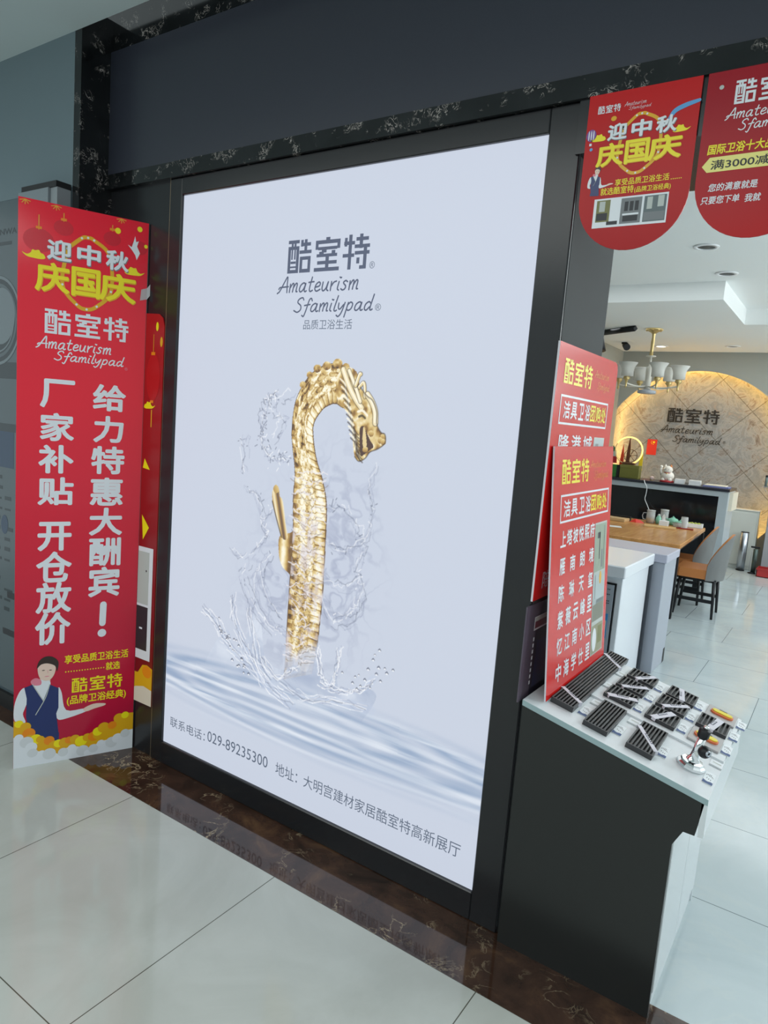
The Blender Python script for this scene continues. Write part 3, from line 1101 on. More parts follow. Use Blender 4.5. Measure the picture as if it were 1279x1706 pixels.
# head
headp = [(-1.44, 1.66), (-1.40, 1.662), (-1.372, 1.645), (-1.355, 1.60), (-1.327, 1.574), (-1.303, 1.560), (-1.284, 1.525), (-1.280, 1.487), (-1.262, 1.462), (-1.246, 1.456), (-1.243, 1.430),
         (-1.268, 1.409), (-1.298, 1.396), (-1.316, 1.374), (-1.34, 1.362), (-1.358, 1.375), (-1.367, 1.406), (-1.374, 1.447), (-1.388, 1.498), (-1.414, 1.528), (-1.440, 1.545), (-1.456, 1.60)]
fc.fill(headp, lambda x, y: gold(.55 + .45 * np.sin(18 * fbm(x * 20, y * 15, 3)) * .7 + .5 * (fbm(x * 70, y * 70) - .5) - 1.2 * (x + 1.36)))
for pts, w_, v in ([[(-1.43, 1.655), (-1.40, 1.60), (-1.37, 1.56), (-1.345, 1.535)], .016, .85], [[(-1.405, 1.652), (-1.375, 1.60), (-1.352, 1.555)], .010, .9],
                   [[(-1.375, 1.605), (-1.362, 1.640), (-1.357, 1.642)], .009, .8], [[(-1.36, 1.60), (-1.345, 1.615), (-1.338, 1.602), (-1.335, 1.57)], .008, .75],
                   [[(-1.325, 1.578), (-1.305, 1.555), (-1.290, 1.525), (-1.286, 1.490)], .017, .88]):
    fc.stroke(pts, w_ + .005, GOLD[0], .85)
    fc.stroke(pts, w_, gold(np.array(v)), 1)
    fc.stroke([(p[0] - .002, p[1] + .003) for p in pts], w_ * .3, GOLD[5], .9)
for k in range(16):
    t = k / 15
    x0_, y0_ = -1.44 + .06 * t, 1.625 - .19 * t
    fc.stroke([(x0_, y0_), (x0_ + .022, y0_ - .018), (x0_ + .028, y0_ - .05), (x0_ + .045, y0_ - .072)], .0035, GOLD[0] if k % 2 else GOLD[5], .8)
fc.fill([(-1.345, 1.468), (-1.332, 1.476), (-1.316, 1.455), (-1.300, 1.432), (-1.286, 1.414), (-1.300, 1.402), (-1.318, 1.388), (-1.334, 1.380), (-1.342, 1.42)], INK(74, 44, 34))
fc.fill([(-1.333, 1.468), (-1.325, 1.468), (-1.314, 1.42), (-1.322, 1.404), (-1.330, 1.42)], lambda x, y: gold(.75 + 0 * x))
fc.stroke([(-1.352, 1.506), (-1.340, 1.510), (-1.328, 1.503)], .006, INK(60, 46, 20), .9)
fc.stroke([(-1.358, 1.522), (-1.340, 1.526), (-1.32, 1.512)], .006, GOLD[5], .9)
for (bx, by) in ((-1.252, 1.448), (-1.262, 1.436), (-1.250, 1.432), (-1.318, 1.402), (-1.30, 1.455)):
    fc.fill([(bx + .011 * math.cos(a), by + .010 * math.sin(a)) for a in np.linspace(0, 6.28, 8)[:-1]], lambda x, y: gold(.5 + 30 * (y - by)))
for k in range(9):
    fc.stroke([(-1.372 + .003 * k, 1.47 - .011 * k), (-1.36 + .003 * k, 1.455 - .011 * k), (-1.350 + .003 * k, 1.447 - .011 * k)], .003, GOLD[0], .8)
fc.stroke([(p[0], p[1]) for p in headp[3:16]], .003, GOLD[0], .75)
# --- water thrown round the body: many fine broken threads
def thread(pts, w_, col, a_, jit=.006, n=7):
    """A fine thread that wavers, breaks and varies in width."""
    p = [np.array(tuple(q)) for q in catmull(pts, n)]
    ph = rng.rand() * 40
    q = []
    for i, v in enumerate(p):
        q.append((v[0] + jit * (fbm(np.array(i * .55 + ph), np.array(3.1), 3) - .5) * 2.4, v[1] + jit * (fbm(np.array(i * .55 + ph), np.array(9.7), 3) - .5) * 2.4))
    for i in range(0, len(q) - 2, 2):
        k = float(fbm(np.array(i * .7 + ph), np.array(5.5), 2))
        if k > .34:
            fc.stroke(q[i:i + 3], w_ * (.4 + 1.2 * k), col, a_ * min(1, .3 + k), .0016, False)


DK, MD, LT = INK(92, 100, 124), INK(150, 158, 182), INK(244, 246, 250)
# white threads wrapped round the tap
for k in range(30):
    y_ = .64 + .66 * ((k * 37) % 30) / 29
    w0 = -1.625 + .04 * rng.rand(); w1 = -1.475 + .03 * rng.rand()
    d_ = .05 * (rng.rand() - .5)
    thread([(w0, y_ + d_), (w0 + .06, y_ - .02 + .03 * rng.rand()), (-1.52, y_ - .02 + .04 * rng.rand()), (w1, y_ - d_)], .0026, INK(232, 228, 232), .75, .012)
    thread([(w0, y_ + d_ - .004), (w0 + .06, y_ - .022), (-1.52, y_ - .02), (w1, y_ - d_ - .004)], .0018, INK(120, 96, 70), .5, .012)
loops = [[(-1.708, 1.573), (-1.752, 1.549), (-1.771, 1.497), (-1.779, 1.445), (-1.771, 1.394), (-1.736, 1.346), (-1.689, 1.339), (-1.637, 1.344)],
         [(-1.646, 1.554), (-1.697, 1.54), (-1.726, 1.522), (-1.716, 1.489), (-1.685, 1.48), (-1.683, 1.452), (-1.703, 1.422), (-1.708, 1.388)],
         [(-1.698, 1.16), (-1.741, 1.108), (-1.722, 1.063), (-1.774, 1.002), (-1.83, .965), (-1.90, .98)],
         [(-1.84, 1.22), (-1.79, 1.20), (-1.75, 1.12)], [(-1.875, 1.40), (-1.868, 1.37), (-1.862, 1.27)],
         [(-1.282, 1.149), (-1.294, 1.067), (-1.315, 1.009), (-1.283, .945), (-1.291, .889), (-1.341, .851), (-1.40, .83)],
         [(-1.46, 1.19), (-1.39, 1.20), (-1.33, 1.15), (-1.31, 1.09)], [(-1.45, 1.07), (-1.38, 1.05), (-1.30, 1.10), (-1.27, 1.18), (-1.28, 1.26), (-1.27, 1.36)],
         [(-1.76, .95), (-1.78, .86), (-1.74, .78), (-1.66, .73), (-1.60, .72)], [(-1.70, .99), (-1.74, .92), (-1.70, .82), (-1.62, .77)],
         [(-1.84, .92), (-1.83, .85), (-1.76, .76), (-1.66, .68)], [(-1.45, .95), (-1.37, .93), (-1.31, .97)], [(-1.44, .88), (-1.38, .80), (-1.30, .84), (-1.28, .92)]]
for k, s_ in enumerate(loops):
    for r_ in range(5 if k != 1 else 3):
        o1, o2 = rng.randn() * .010, rng.randn() * .010
        q = [(p[0] + o1, p[1] + o2) for p in s_]
        thread(q, .0024, (MD, LT, DK, MD, MD)[r_], (.40, .45, .40, .34, .3)[r_], .018)
for k in range(150):
    base_ = loops[0] if k < 90 else loops[(k % 9) + 2]
    i = rng.randint(0, len(base_) - 1); a = rng.rand()
    px_ = base_[i][0] * (1 - a) + base_[i + 1][0] * a + rng.randn() * .013; py_ = base_[i][1] * (1 - a) + base_[i + 1][1] * a + rng.randn() * .016
    fc.stroke([(px_, py_), (px_ + .006 * rng.randn(), py_ + .007 * rng.randn())], .0018, DK if k % 3 else LT, .65)
# flung sheets of the splash: a translucent tongue with bright and dark edges
for s_, w_ in (([(-2.04, .715), (-1.972, .678), (-1.924, .626), (-1.851, .58), (-1.765, .547), (-1.663, .494), (-1.559, .458)], .030),
               ([(-1.885, .80), (-1.872, .715), (-1.821, .638), (-1.767, .577), (-1.70, .50)], .026),
               ([(-1.36, .725), (-1.368, .66), (-1.380, .60), (-1.40, .56)], .014), ([(-1.455, .70), (-1.450, .649), (-1.435, .60), (-1.40, .572)], .014),
               ([(-1.43, .57), (-1.36, .572), (-1.30, .588), (-1.25, .612), (-1.215, .655)], .020), ([(-1.62, .53), (-1.50, .50), (-1.38, .53), (-1.22, .545)], .030),
               ([(-1.80, .77), (-1.765, .66), (-1.73, .57), (-1.66, .52)], .022), ([(-1.72, .60), (-1.64, .54), (-1.58, .58), (-1.54, .60)], .02)):
    pts_ = [tuple(q) for q in catmull(s_, 5)]
    N_ = len(pts_)
    for i in range(N_ - 1):
        t = i / (N_ - 1)
        ww = w_ * (.25 + .9 * t) * (.7 + .6 * float(fbm(np.array(i * .6), np.array(w_ * 100), 2)))
        fc.stroke([pts_[i], pts_[i + 1]], ww, INK(188, 200, 222), .28, .006, False)
    for r_ in range(7):
        e = w_ * (r_ / 6 - .5) * 1.1
        thread([(p[0] + e * .8, p[1] + e * .9) for p in s_], .003, (LT, MD, LT, DK, LT, MD, LT)[r_], (.6, .5, .5, .45, .6, .5, .5)[r_], .012)
for (bx, by) in [(-1.201, .755), (-1.218, .735), (-1.223, .717), (-1.199, .696), (-1.206, .672), (-1.166, .686), (-1.143, .703), (-1.276, .65), (-1.299, .616), (-1.266, .614), (-1.188, .653), (-1.227, .619),
                 (-1.29, .64), (-1.25, .64), (-1.345, .64), (-1.28, .60), (-1.175, .70), (-1.24, .68)] + [(-1.95 + .11 * t + .012 * rng.randn(), .67 - .11 * t + .02 * rng.randn()) for t in np.linspace(0, 1.4, 26)]:
    r_ = .002 + .004 * rng.rand()
    fc.stroke([(bx - r_, by), (bx, by + r_), (bx + r_, by)], .0026, INK(74, 80, 104), .8)
    fc.stroke([(bx - r_ * .4, by - r_ * .5), (bx + r_ * .5, by - r_ * .5)], .0026, LT, .9)
fc.build('dragon_tap_print', lb, .0008, picture_mat)

# ------------------------------------------------------------------ RED BANNER BOARD on the left
BU = Vector((0.184, 0.4225, 0)).normalized()
ban = thing('promotional_banner', 'tall red holiday banner board with white vertical slogan, standing at the far left', 'banner',
            (-2.627, -0.432, 0.0), frame_mtx(BU, (0, 0, 1)))
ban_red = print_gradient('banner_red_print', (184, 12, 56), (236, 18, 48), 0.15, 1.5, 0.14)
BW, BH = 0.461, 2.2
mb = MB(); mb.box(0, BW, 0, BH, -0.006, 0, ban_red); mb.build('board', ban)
mb = MB(); festival_heading(mb, .056, .419, 1.835, 2.101, .0006); mb.build('festival_heading', ban)
mb = MB()
cloud_mark(mb, .052, 2.006, .078, yellow_print, .0006, 1)
cloud_mark(mb, .412, 2.004, .076, yellow_print, .0006, -1)
mb.build('cloud_print', ban)
lan = mat('lantern_print', (208, 20, 44), .2)
for (x, y, r_, y0, y1) in ((.068, 2.06, .052, 2.103, 2.149), (.152, 2.12, .034, 2.148, 2.172), (.325, 2.115, .032, 2.148, 2.165), (.425, 2.10, .033, 2.128, 2.150)):
    mb = MB()
    mb.disc(x, y, r_, r_ * .82, lan, .0004)
    if x < .4:
        mb.stroke([(x, y0 - .004), (x, y1)], .0035, gold_print, .0005, smooth=False)
        mb.rect(x - .010, x + .010, y0 - .003, y0 + .006, orange_print, .0006)
    mb.build('lantern_print', ban)
for (x, y, r_) in ((.345, 2.149, .011), (.427, 2.171, .010), (.452, 2.11, .007)):
    mb = MB(); mb.disc(x, y, r_, r_ * 1.05, yellow_print, .0007, 12); mb.build('lamp_print', ban)
for (x, y) in ((.357, 2.192), (.126, 2.190), (.022, 2.190)):
    mb = MB()
    for a in range(5):
        t = math.radians(200 + a * 35)
        mb.stroke([(x, y + .004), (x + .018 * math.cos(t), y + .018 * math.sin(t) + .006)], .003, gold_print, .0007 + .00001 * a, smooth=False)
    mb.build('firework_print', ban)
mb = MB()
mb.poly([(.383, 2.105), (.398, 2.098), (.404, 2.118), (.410, 2.142), (.414, 2.120), (.424, 2.125), (.418, 2.104), (.430, 2.080), (.424, 2.066), (.418, 2.052), (.412, 2.07), (.400, 2.086)], white_print, .0007)
mb.build('rabbit_print', ban)
mb = MB(); logo(mb, (.093, .394, 1.729, 1.818), white_print, .0006); mb.build('logo_lettering', ban)
mb = MB()
handwriting(mb, 'Amateurism', (.064, .329, 1.672, 1.716), white_print, .0006, .095)
handwriting(mb, 'Sfamilypad', (.127, .381, 1.618, 1.668), white_print, .0006, .095)
text_fit(mb, '®', (.384, .396, 1.618, 1.630), pink_print, .0006)
mb.build('script_lettering', ban)
mb = MB()
for ch, box in (('给', (.267, .393, 1.451, 1.556)), ('力', (.272, .387, 1.325, 1.432)), ('特', (.266, .394, 1.198, 1.311)), ('惠', (.264, .392, 1.069, 1.184)),
                ('大', (.264, .393, .946, 1.061)), ('酬', (.266, .390, .818, .937)), ('宾', (.266, .389, .688, .815))):
    text_fit(mb, ch, box, white_print, .0006, .030)
mb.stroke([(.327, .655), (.325, .575)], .026, white_print, .0006, smooth=False)
mb.disc(.324, .533, .017, .017, white_print, .0006)
mb.build('right_slogan_lettering', ban)
mb = MB()
for ch, box in (('厂', (.079, .202, 1.449, 1.559)), ('家', (.080, .202, 1.322, 1.431)), ('补', (.076, .202, 1.196, 1.308)), ('贴', (.075, .204, 1.071, 1.182))):
    text_fit(mb, ch, box, white_print, .0006, .030)
mb.build('left_slogan_lettering', ban)
mb = MB()
for ch, box in (('开', (.077, .200, .888, 1.005)), ('仓', (.073, .203, .760, .886)), ('放', (.073, .204, .634, .761)), ('价', (.072, .203, .503, .637))):
    text_fit(mb, ch, box, white_print, .0006, .030)
mb.build('left_slogan_lettering', ban)
mb = MB()
text_fit(mb, '享受品质卫浴生活', (.183, .433, .415, .452), yellow_print, .0006, .02)
for i in range(15):
    mb.disc(.188 + .0105 * i, .381, .0026, .003, yellow_print, .0006, 8)
text_fit(mb, '就选', (.343, .400, .368, .403), yellow_print, .0006, .02)
logo(mb, (.213, .411, .288, .348), yellow_print, .0006)
text_fit(mb, '(品牌卫浴经典)', (.194, .428, .232, .276), yellow_print, .0006, .02)
mb.build('motto_lettering', ban)
mb = MB(); hostess(mb, lambda p: (p[0] + .001, p[1]), .0006); mb.build('hostess_print', ban)
mb = MB()
CL1 = [(0, .201), (.019, .195), (.043, .181), (.055, .153), (.058, .127), (.08, .123), (.097, .116), (.13, .107), (.151, .083), (.165, .087), (.188, .089), (.205, .093), (.228, .095), (.252, .084),
       (.276, .093), (.3, .095), (.315, .092), (.317, .112), (.341, .128), (.375, .129), (.402, .159), (.427, .165), (.461, .162), (.461, 0), (0, 0)]
CL2 = [(0, .131), (.019, .137), (.047, .119), (.064, .093), (.069, .066), (.103, .053), (.131, .054), (.172, .026), (.183, .047), (.217, .057), (.259, .042), (.277, .022), (.301, .041), (.331, .055),
       (.374, .058), (.398, .07), (.429, .085), (.461, .087), (.461, 0), (0, 0)]
mb.poly(CL1, yellow_deep, .0018)
for k, (x, y) in enumerate(CL1[1:-3]):          # billows along the upper edge, kept inside the board
    r_ = .016 + .008 * ((k * 7) % 5) / 4
    mb.disc(min(max(x, r_), .461 - r_), y - r_ * .55, r_, r_ * .95, (yellow_print, yellow_deep, orange_print, yellow_deep)[k % 4], .0020 + .00002 * k, 20)
mb.poly(CL2, white_print, .0024)
for k, (x, y) in enumerate(CL2[1:-3]):
    r_ = min(.017 + .008 * ((k * 3) % 4) / 3, y * .62)
    mb.disc(min(max(x, r_), .461 - r_), y - r_ * .6, r_, r_ * .95, (white_print, mat('cloud_shade_print', (212, 216, 220), .3))[k % 2], .0026 + .00002 * k, 20)
mb.build('cloud_border_print', ban)
# strip of clear tape holding its edge to the wall
tape_m = mat('clear_tape', (196, 196, 200), 0.12, alpha=0.75)
bw = ban.location


def on_banner(u, z):
    q = ban.location + BU * u
    return (q.x + .0018, q.y - .0022, z)


mb = MB()
mb.add([on_banner(.436, 1.899), on_banner(.4625, 1.907), on_banner(.4625, 1.951), on_banner(.440, 1.942), (-2.428, -.0052, 1.922), (-2.428, -.0052, 1.966)],
       [(0, 1, 2, 3), (1, 4, 5, 2)], tape_m)
tp = mb.build('tape_strip')
tag(tp, 'short strip of shiny clear tape on the upper right edge of tall red banner', 'tape')

# ------------------------------------------------------------------ LANTERN POSTER behind it
pos = thing('lantern_poster', 'dark red poster with hanging lantern, half hidden behind the tall red banner', 'poster', (-2.4405, -0.0045, 0.221), WALL)
dk_red = print_gradient('poster_red_print', (124, 12, 22), (176, 22, 26), 0.2, 1.55, 0.3)
PX_ = lambda x: max(x, -2.440) + 2.4405
PZ_ = lambda z: z - .221
mb = MB(); mb.prism([(0, 0), (PX_(-2.326), 0), (PX_(-2.326), 1.58), (PX_(-2.337), 1.612), (PX_(-2.36), 1.628), (0, 1.632)], 0, .005, dk_red); mb.build('sheet', pos)
mb = MB()
mb.disc(PX_(-2.385), PZ_(1.60), .042, .095, mat('lantern_print_b', (190, 22, 26), .3), .0056)
mb.rect(PX_(-2.389), PX_(-2.386), PZ_(1.70), PZ_(1.77), gold_print, .0058)
mb.rect(PX_(-2.40), PX_(-2.376), PZ_(1.688), PZ_(1.70), orange_print, .0060)
mb.rect(PX_(-2.398), PX_(-2.378), PZ_(1.497), PZ_(1.508), orange_print, .0060)
mb.rect(PX_(-2.390), PX_(-2.384), PZ_(1.40), PZ_(1.47), gold_print, .0058)
cloud_mark(mb, PX_(-2.40), PZ_(1.485), .07, yellow_print, .0062, -1)
mb.disc(PX_(-2.368), PZ_(1.80), .008, .018, yellow_print, .0060, 12)
mb.disc(PX_(-2.340), PZ_(1.74), .008, .020, yellow_deep, .0060, 12)
mb.poly([(PX_(-2.43), PZ_(1.23)), (PX_(-2.385), PZ_(1.225)), (PX_(-2.42), PZ_(1.27))], yellow_print, .006)
mb.poly([(PX_(-2.415), PZ_(.93)), (PX_(-2.378), PZ_(.985)), (PX_(-2.425), PZ_(1.035))], yellow_print, .006)
mb.build('lantern_print', pos)
mb = MB()
mb.rect(PX_(-2.68), PX_(-2.345), PZ_(.415), PZ_(.90), white_print, .0058)
mb.rect(PX_(-2.66), PX_(-2.368), PZ_(.655), PZ_(.88), pale_print, .0060)
mb.rect(PX_(-2.66), PX_(-2.368), PZ_(.455), PZ_(.645), ink_print, .0060)
mb.rect(PX_(-2.66), PX_(-2.36), PZ_(.645), PZ_(.655), white_print, .0062)
mb.rect(PX_(-2.42), PX_(-2.40), PZ_(.545), PZ_(.553), white_print, .0062)
mb.disc(PX_(-2.385), PZ_(.80), .004, .005, ink_print, .0062, 8)
mb.build('bathroom_photo_print', pos)
mb = MB()
mb.poly([(0, .13), (PX_(-2.42), .13), (PX_(-2.39), .17), (PX_(-2.36), .175), (PX_(-2.326), .165), (PX_(-2.326), 0), (0, 0)], yellow_deep, .0056)
mb.disc(PX_(-2.36), .145, .030, .026, orange_print, .0058)
mb.poly([(0, .06), (PX_(-2.43), .065), (PX_(-2.38), .078), (PX_(-2.326), .07), (PX_(-2.326), 0), (0, 0)], mat('cream_print', (224, 214, 196), .3), .0060)
mb.build('cloud_border_print', pos)

# ------------------------------------------------------------------ LEFT WALL FILM
lp = thing('appliance_poster', 'grey washing machine poster on the glass wall, partly behind the tall red banner', 'poster', (-3.35, -0.1515, 0.09), WALL)
film = mat('grey_film_print', (84, 96, 102), 0.2)
film_d = mat('dark_film_print', (48, 58, 64), 0.2)
film_l = mat('light_film_print', (112, 124, 130), 0.2)
film_b = mat('blue_film_print', (44, 66, 92), 0.2)
QX = lambda x: x * .919 + 3.35
QZ = lambda z: 1.5 + (z - 1.5) * .919 - .09
mb = MB(); mb.box(-.35, .55, 0, QZ(2.40), 0, .002, film); mb.build('sheet', lp)
mb = MB(); text_fit(mb, 'JNWA', (QX(-3.605), QX(-3.43), QZ(2.236), QZ(2.272)), film_d, .0026, .01); mb.rect(QX(-3.60), QX(-3.475), QZ(2.196), QZ(2.212), film_d, .0026); mb.build('poster_lettering', lp)
mb = MB()
ccx, ccz = QX(-3.60), QZ(1.84)
mb.disc(ccx, ccz, .20, .20, film_d, .0025, 40)
for r0, r1, m_ in ((.185, .198, film_l), (.150, .165, film), (.135, .142, film_l)):
    mb.ring(ccx, ccz, r0, r1, m_, .0028, 40)
mb.disc(ccx + .03, ccz + .02, .118, .125, film_l, .0029, 36)
mb.rect(-.35, .55, QZ(1.56), QZ(1.64), film_d, .0024)
mb.build('porthole_print', lp)
mb = MB()
mb.rect(QX(-3.7), QX(-3.44), QZ(1.12), QZ(1.30), film_b, .0026)
mb.rect(-.35, QX(-3.30), QZ(1.30), QZ(1.34), film_d, .0026)
random.seed(5)
for k in range(14):
    z = 1.06 - .052 * k
    for x in (-3.62, -3.52, -3.42):
        if random.random() < .75:
            mb.rect(QX(x), QX(x + .05 + .03 * random.random()), QZ(z), QZ(z + .010 + .01 * random.random()), film_d, .0026)
mb.disc(QX(-3.395), QZ(.60), .022, .022, ink_print, .0028)
mb.disc(QX(-3.52), QZ(.83), .03, .045, film_b, .0028)
for (x, z) in ((-3.49, .455), (-3.53, .257)):
    mb.rect(QX(x), QX(x + .16), QZ(z), QZ(z + .032), ink_print, .0028)
mb.build('caption_print', lp)
mb = MB()
vb = thing('wall_vent_box', 'pale grey vent box with black top on the glass wall above the red banner', 'vent', (-2.90, -0.17, 2.18))
mb.box(-.12, .10, -.05, .018, 0, .135, mat('vent_grey', (126, 136, 142), .4)); mb.build('casing', vb)
mb = MB(); mb.box(-.105, .148, -.045, .018, .135, .158, black_matte); mb.build('cap', vb)
mb = MB(); mb.box(.102, .148, -.04, .018, 0, .135, mat('vent_grey_light', (140, 148, 152), .4)); mb.build('flange', vb)

# ------------------------------------------------------------------ HANGING PENNANTS
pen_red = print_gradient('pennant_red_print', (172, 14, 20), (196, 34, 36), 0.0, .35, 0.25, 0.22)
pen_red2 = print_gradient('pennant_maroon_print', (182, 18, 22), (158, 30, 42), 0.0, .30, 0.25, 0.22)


def pennant_outline(x0, x1, ztop, zs, zb):
    pts = [(x0, ztop), (x0, zs)]
    cx_, rx = (x0 + x1) / 2, (x1 - x0) / 2
    for i in range(1, 24):
        a = math.pi + math.pi * i / 24
        pts.append((cx_ + rx * math.cos(a), zs + (zs - zb) * math.sin(a)))
    pts += [(x1, zs), (x1, ztop)]
    return pts[::-1]


p1 = thing('hanging_pennant', 'round-bottomed red pennant with yellow holiday heading, hanging left over the doorway', 'pennant', (-0.55, -0.024, 1.969), WALL, group=None)
A1 = lambda b: (b[0] + .55, b[1] + .55, b[2] - 1.969, b[3] - 1.969)
T1 = lambda x, z: (x + .55, z - 1.969)
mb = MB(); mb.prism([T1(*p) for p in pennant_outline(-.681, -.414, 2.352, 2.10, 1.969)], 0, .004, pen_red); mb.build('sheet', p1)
mb = MB(); logo(mb, A1((-.656, -.600, 2.305, 2.323)), white_print, .0046); mb.build('logo_lettering', p1)
mb = MB()
handwriting(mb, 'Amateurism', A1((-.591, -.539, 2.313, 2.323)), white_print, .0046, .06)
handwriting(mb, 'Sfamilypad', A1((-.580, -.526, 2.301, 2.311)), white_print, .0046, .06)
mb.build('script_lettering', p1)
mb = MB(); b_ = A1((-.648, -.443, 2.152, 2.290)); festival_heading(mb, *b_, .0046); mb.build('festival_heading', p1)
mb = MB()
q = T1(-.650, 2.246); cloud_mark(mb, q[0], q[1], .042, yellow_print, .0046, 1)
q = T1(-.448, 2.240); cloud_mark(mb, q[0], q[1], .040, yellow_print, .0046, -1)
q = T1(-.614, 2.289); mb.disc(q[0], q[1], .007, .006, yellow_deep, .0046, 12)
q = T1(-.664, 2.222); mb.disc(q[0], q[1], .004, .004, sky_print, .0046, 10)
mb.build('cloud_print', p1)
mb = MB()
q = T1(-.667, 2.256); mb.disc(q[0], q[1], .0125, .0145, mat('violet_print', (120, 70, 150), .3), .0046)
for d_ in (-.006, 0, .006):
    mb.disc(q[0] + d_, q[1], .0016, .012, white_print, .0049, 12)
mb.rect(q[0] - .003, q[0] + .003, q[1] - .025, q[1] - .019, white_print, .0046)
mb.build('balloon_print', p1)
mb = MB(); mb.stroke([T1(-.480, 2.266), T1(-.468, 2.283), T1(-.445, 2.292), T1(-.416, 2.298)], .011, sky_print, .0046, 8, taper=.3); mb.build('ribbon_print', p1)
mb = MB()
text_fit(mb, '享受品质卫浴生活', A1((-.593, -.463, 2.1255, 2.142)), yellow_print, .0046, .012)
for i in range(6):
    q = T1(-.458 + .0045 * i, 2.127); mb.disc(q[0], q[1], .0013, .0013, yellow_print, .0046, 8)
text_fit(mb, '就选酷室特', A1((-.627, -.545, 2.106, 2.124)), yellow_print, .0046, .012)
text_fit(mb, '(品牌卫浴经典)', A1((-.543, -.457, 2.103, 2.119)), yellow_print, .0046, .010)
mb.build('motto_lettering', p1)
mb = MB(); hostess(mb, lambda p: T1(-.663 + p[0] * .19, 2.091 + p[1] * .19), .0046); mb.build('hostess_print', p1)


def bath_photos(mb, x0, x1, y0, y1, h):
    mb.rect(x0, x1, y0, y1, white_print, h)
    w = (x1 - x0)
    mb.rect(x0 + .04 * w, x0 + .23 * w, y0 + .2 * (y1 - y0), y1 - .06 * (y1 - y0), green_print, h + .0002)
    mb.rect(x0 + .08 * w, x0 + .16 * w, y0 + .55 * (y1 - y0), y0 + .9 * (y1 - y0), pale_print, h + .0004)
    mb.rect(x0 + .05 * w, x0 + .20 * w, y0 + .25 * (y1 - y0), y0 + .5 * (y1 - y0), ink_print, h + .0004)
    mb.rect(x0 + .20 * w, x0 + .35 * w, y0 + .08 * (y1 - y0), y0 + .2 * (y1 - y0), ink_print, h + .0004)
    mb.rect(x0 + .38 * w, x0 + .66 * w, y0 + .08 * (y1 - y0), y1 - .06 * (y1 - y0), grey_print, h + .0002)
    for k in range(3):
        mb.rect(x0 + (.43 + .07 * k) * w, x0 + (.48 + .07 * k) * w, y0 + .5 * (y1 - y0), y0 + .82 * (y1 - y0), ink_print, h + .0004)
    mb.rect(x0 + .41 * w, x0 + .63 * w, y0 + .36 * (y1 - y0), y0 + .42 * (y1 - y0), white_print, h + .0004)
    mb.rect(x0 + .42 * w, x0 + .62 * w, y0 + .15 * (y1 - y0), y0 + .34 * (y1 - y0), ink_print, h + .0004)
    mb.rect(x0 + .69 * w, x0 + .98 * w, y0 + .08 * (y1 - y0), y1 - .06 * (y1 - y0), mat('slate_print', (96, 108, 112), .4), h + .0002)
    mb.rect(x0 + .73 * w, x0 + .80 * w, y0 + .5 * (y1 - y0), y0 + .9 * (y1 - y0), pale_print, h + .0004)
    mb.rect(x0 + .87 * w, x0 + .95 * w, y0 + .55 * (y1 - y0), y0 + .92 * (y1 - y0), pale_print, h + .0004)
    mb.rect(x0 + .70 * w, x0 + .97 * w, y0 + .12 * (y1 - y0), y0 + .40 * (y1 - y0), grey_print, h + .0004)


mb = MB(); bath_photos(mb, *A1((-.640, -.459, 2.027, 2.098)), .0046); mb.build('bathroom_photo_print', p1)

p2 = thing('hanging_pennant', 'round-bottomed red pennant with a yellow discount arrow, hanging at the right picture edge', 'pennant', (-0.27, -0.024, 1.98), WALL)
A2 = lambda b: (b[0] + .27, b[1] + .27, b[2] - 1.98, b[3] - 1.98)
T2 = lambda x, z: (x + .27, z - 1.98)
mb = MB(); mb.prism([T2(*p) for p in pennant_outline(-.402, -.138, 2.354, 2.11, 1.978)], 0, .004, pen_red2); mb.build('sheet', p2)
mb = MB(); logo(mb, A2((-.340, -.196, 2.275, 2.325)), white_print, .0046); mb.build('logo_lettering', p2)
mb = MB()
handwriting(mb, 'Amateurism', A2((-.355, -.205, 2.243, 2.267)), white_print, .0046, .085)
handwriting(mb, 'Sfamilypad', A2((-.324, -.180, 2.208, 2.240)), white_print, .0046, .085)
mb.build('script_lettering', p2)
mb = MB(); text_fit(mb, '国际卫浴十大品牌', A2((-.384, -.225, 2.170, 2.193)), yellow_print, .0046, .025, .1); mb.build('award_lettering', p2)
mb = MB()
mb.poly([T2(-.392, 2.145), T2(-.377, 2.164), T2(-.15, 2.164), T2(-.15, 2.131), T2(-.380, 2.131)], mat('pale_gold_print', (236, 226, 130), .3), .0046)
text_fit(mb, '满3000减', A2((-.373, -.250, 2.136, 2.157)), ink_print, .0050, .012)
mb.build('discount_arrow_print', p2)
mb = MB()
text_fit(mb, '您的满意就是', A2((-.372, -.268, 2.087, 2.105)), white_print, .0046, .015, .1)
text_fit(mb, '只要您下单', A2((-.385, -.302, 2.059, 2.077)), white_print, .0046, .015, .1)
text_fit(mb, '我就', A2((-.291, -.258, 2.057, 2.075)), white_print, .0046, .015, .1)
q = T2(-.371, 2.317); mb.disc(q[0], q[1], .005, .005, pale_print, .0046, 12)
mb.build('promise_lettering', p2)

# ------------------------------------------------------------------ LECTERN with the sample drains
LEC = Vector((-0.45, 0.27, 0.0))
lec = thing('display_lectern', 'black and white sloping display stand beside the lightbox, holding sample drain covers', 'display stand', LEC)
cab_black = mat('black_side_panel', (31, 33, 33), 0.28)
cab_white = mat('white_lacquer', (214, 220, 224), 0.2)
cab_edge = mat('pale_teal_edge', (150, 172, 176), 0.3)
Y0_, Y1_ = -0.035, 0.572


def topz(x):
    return .751 - .2209 * (x + .684)


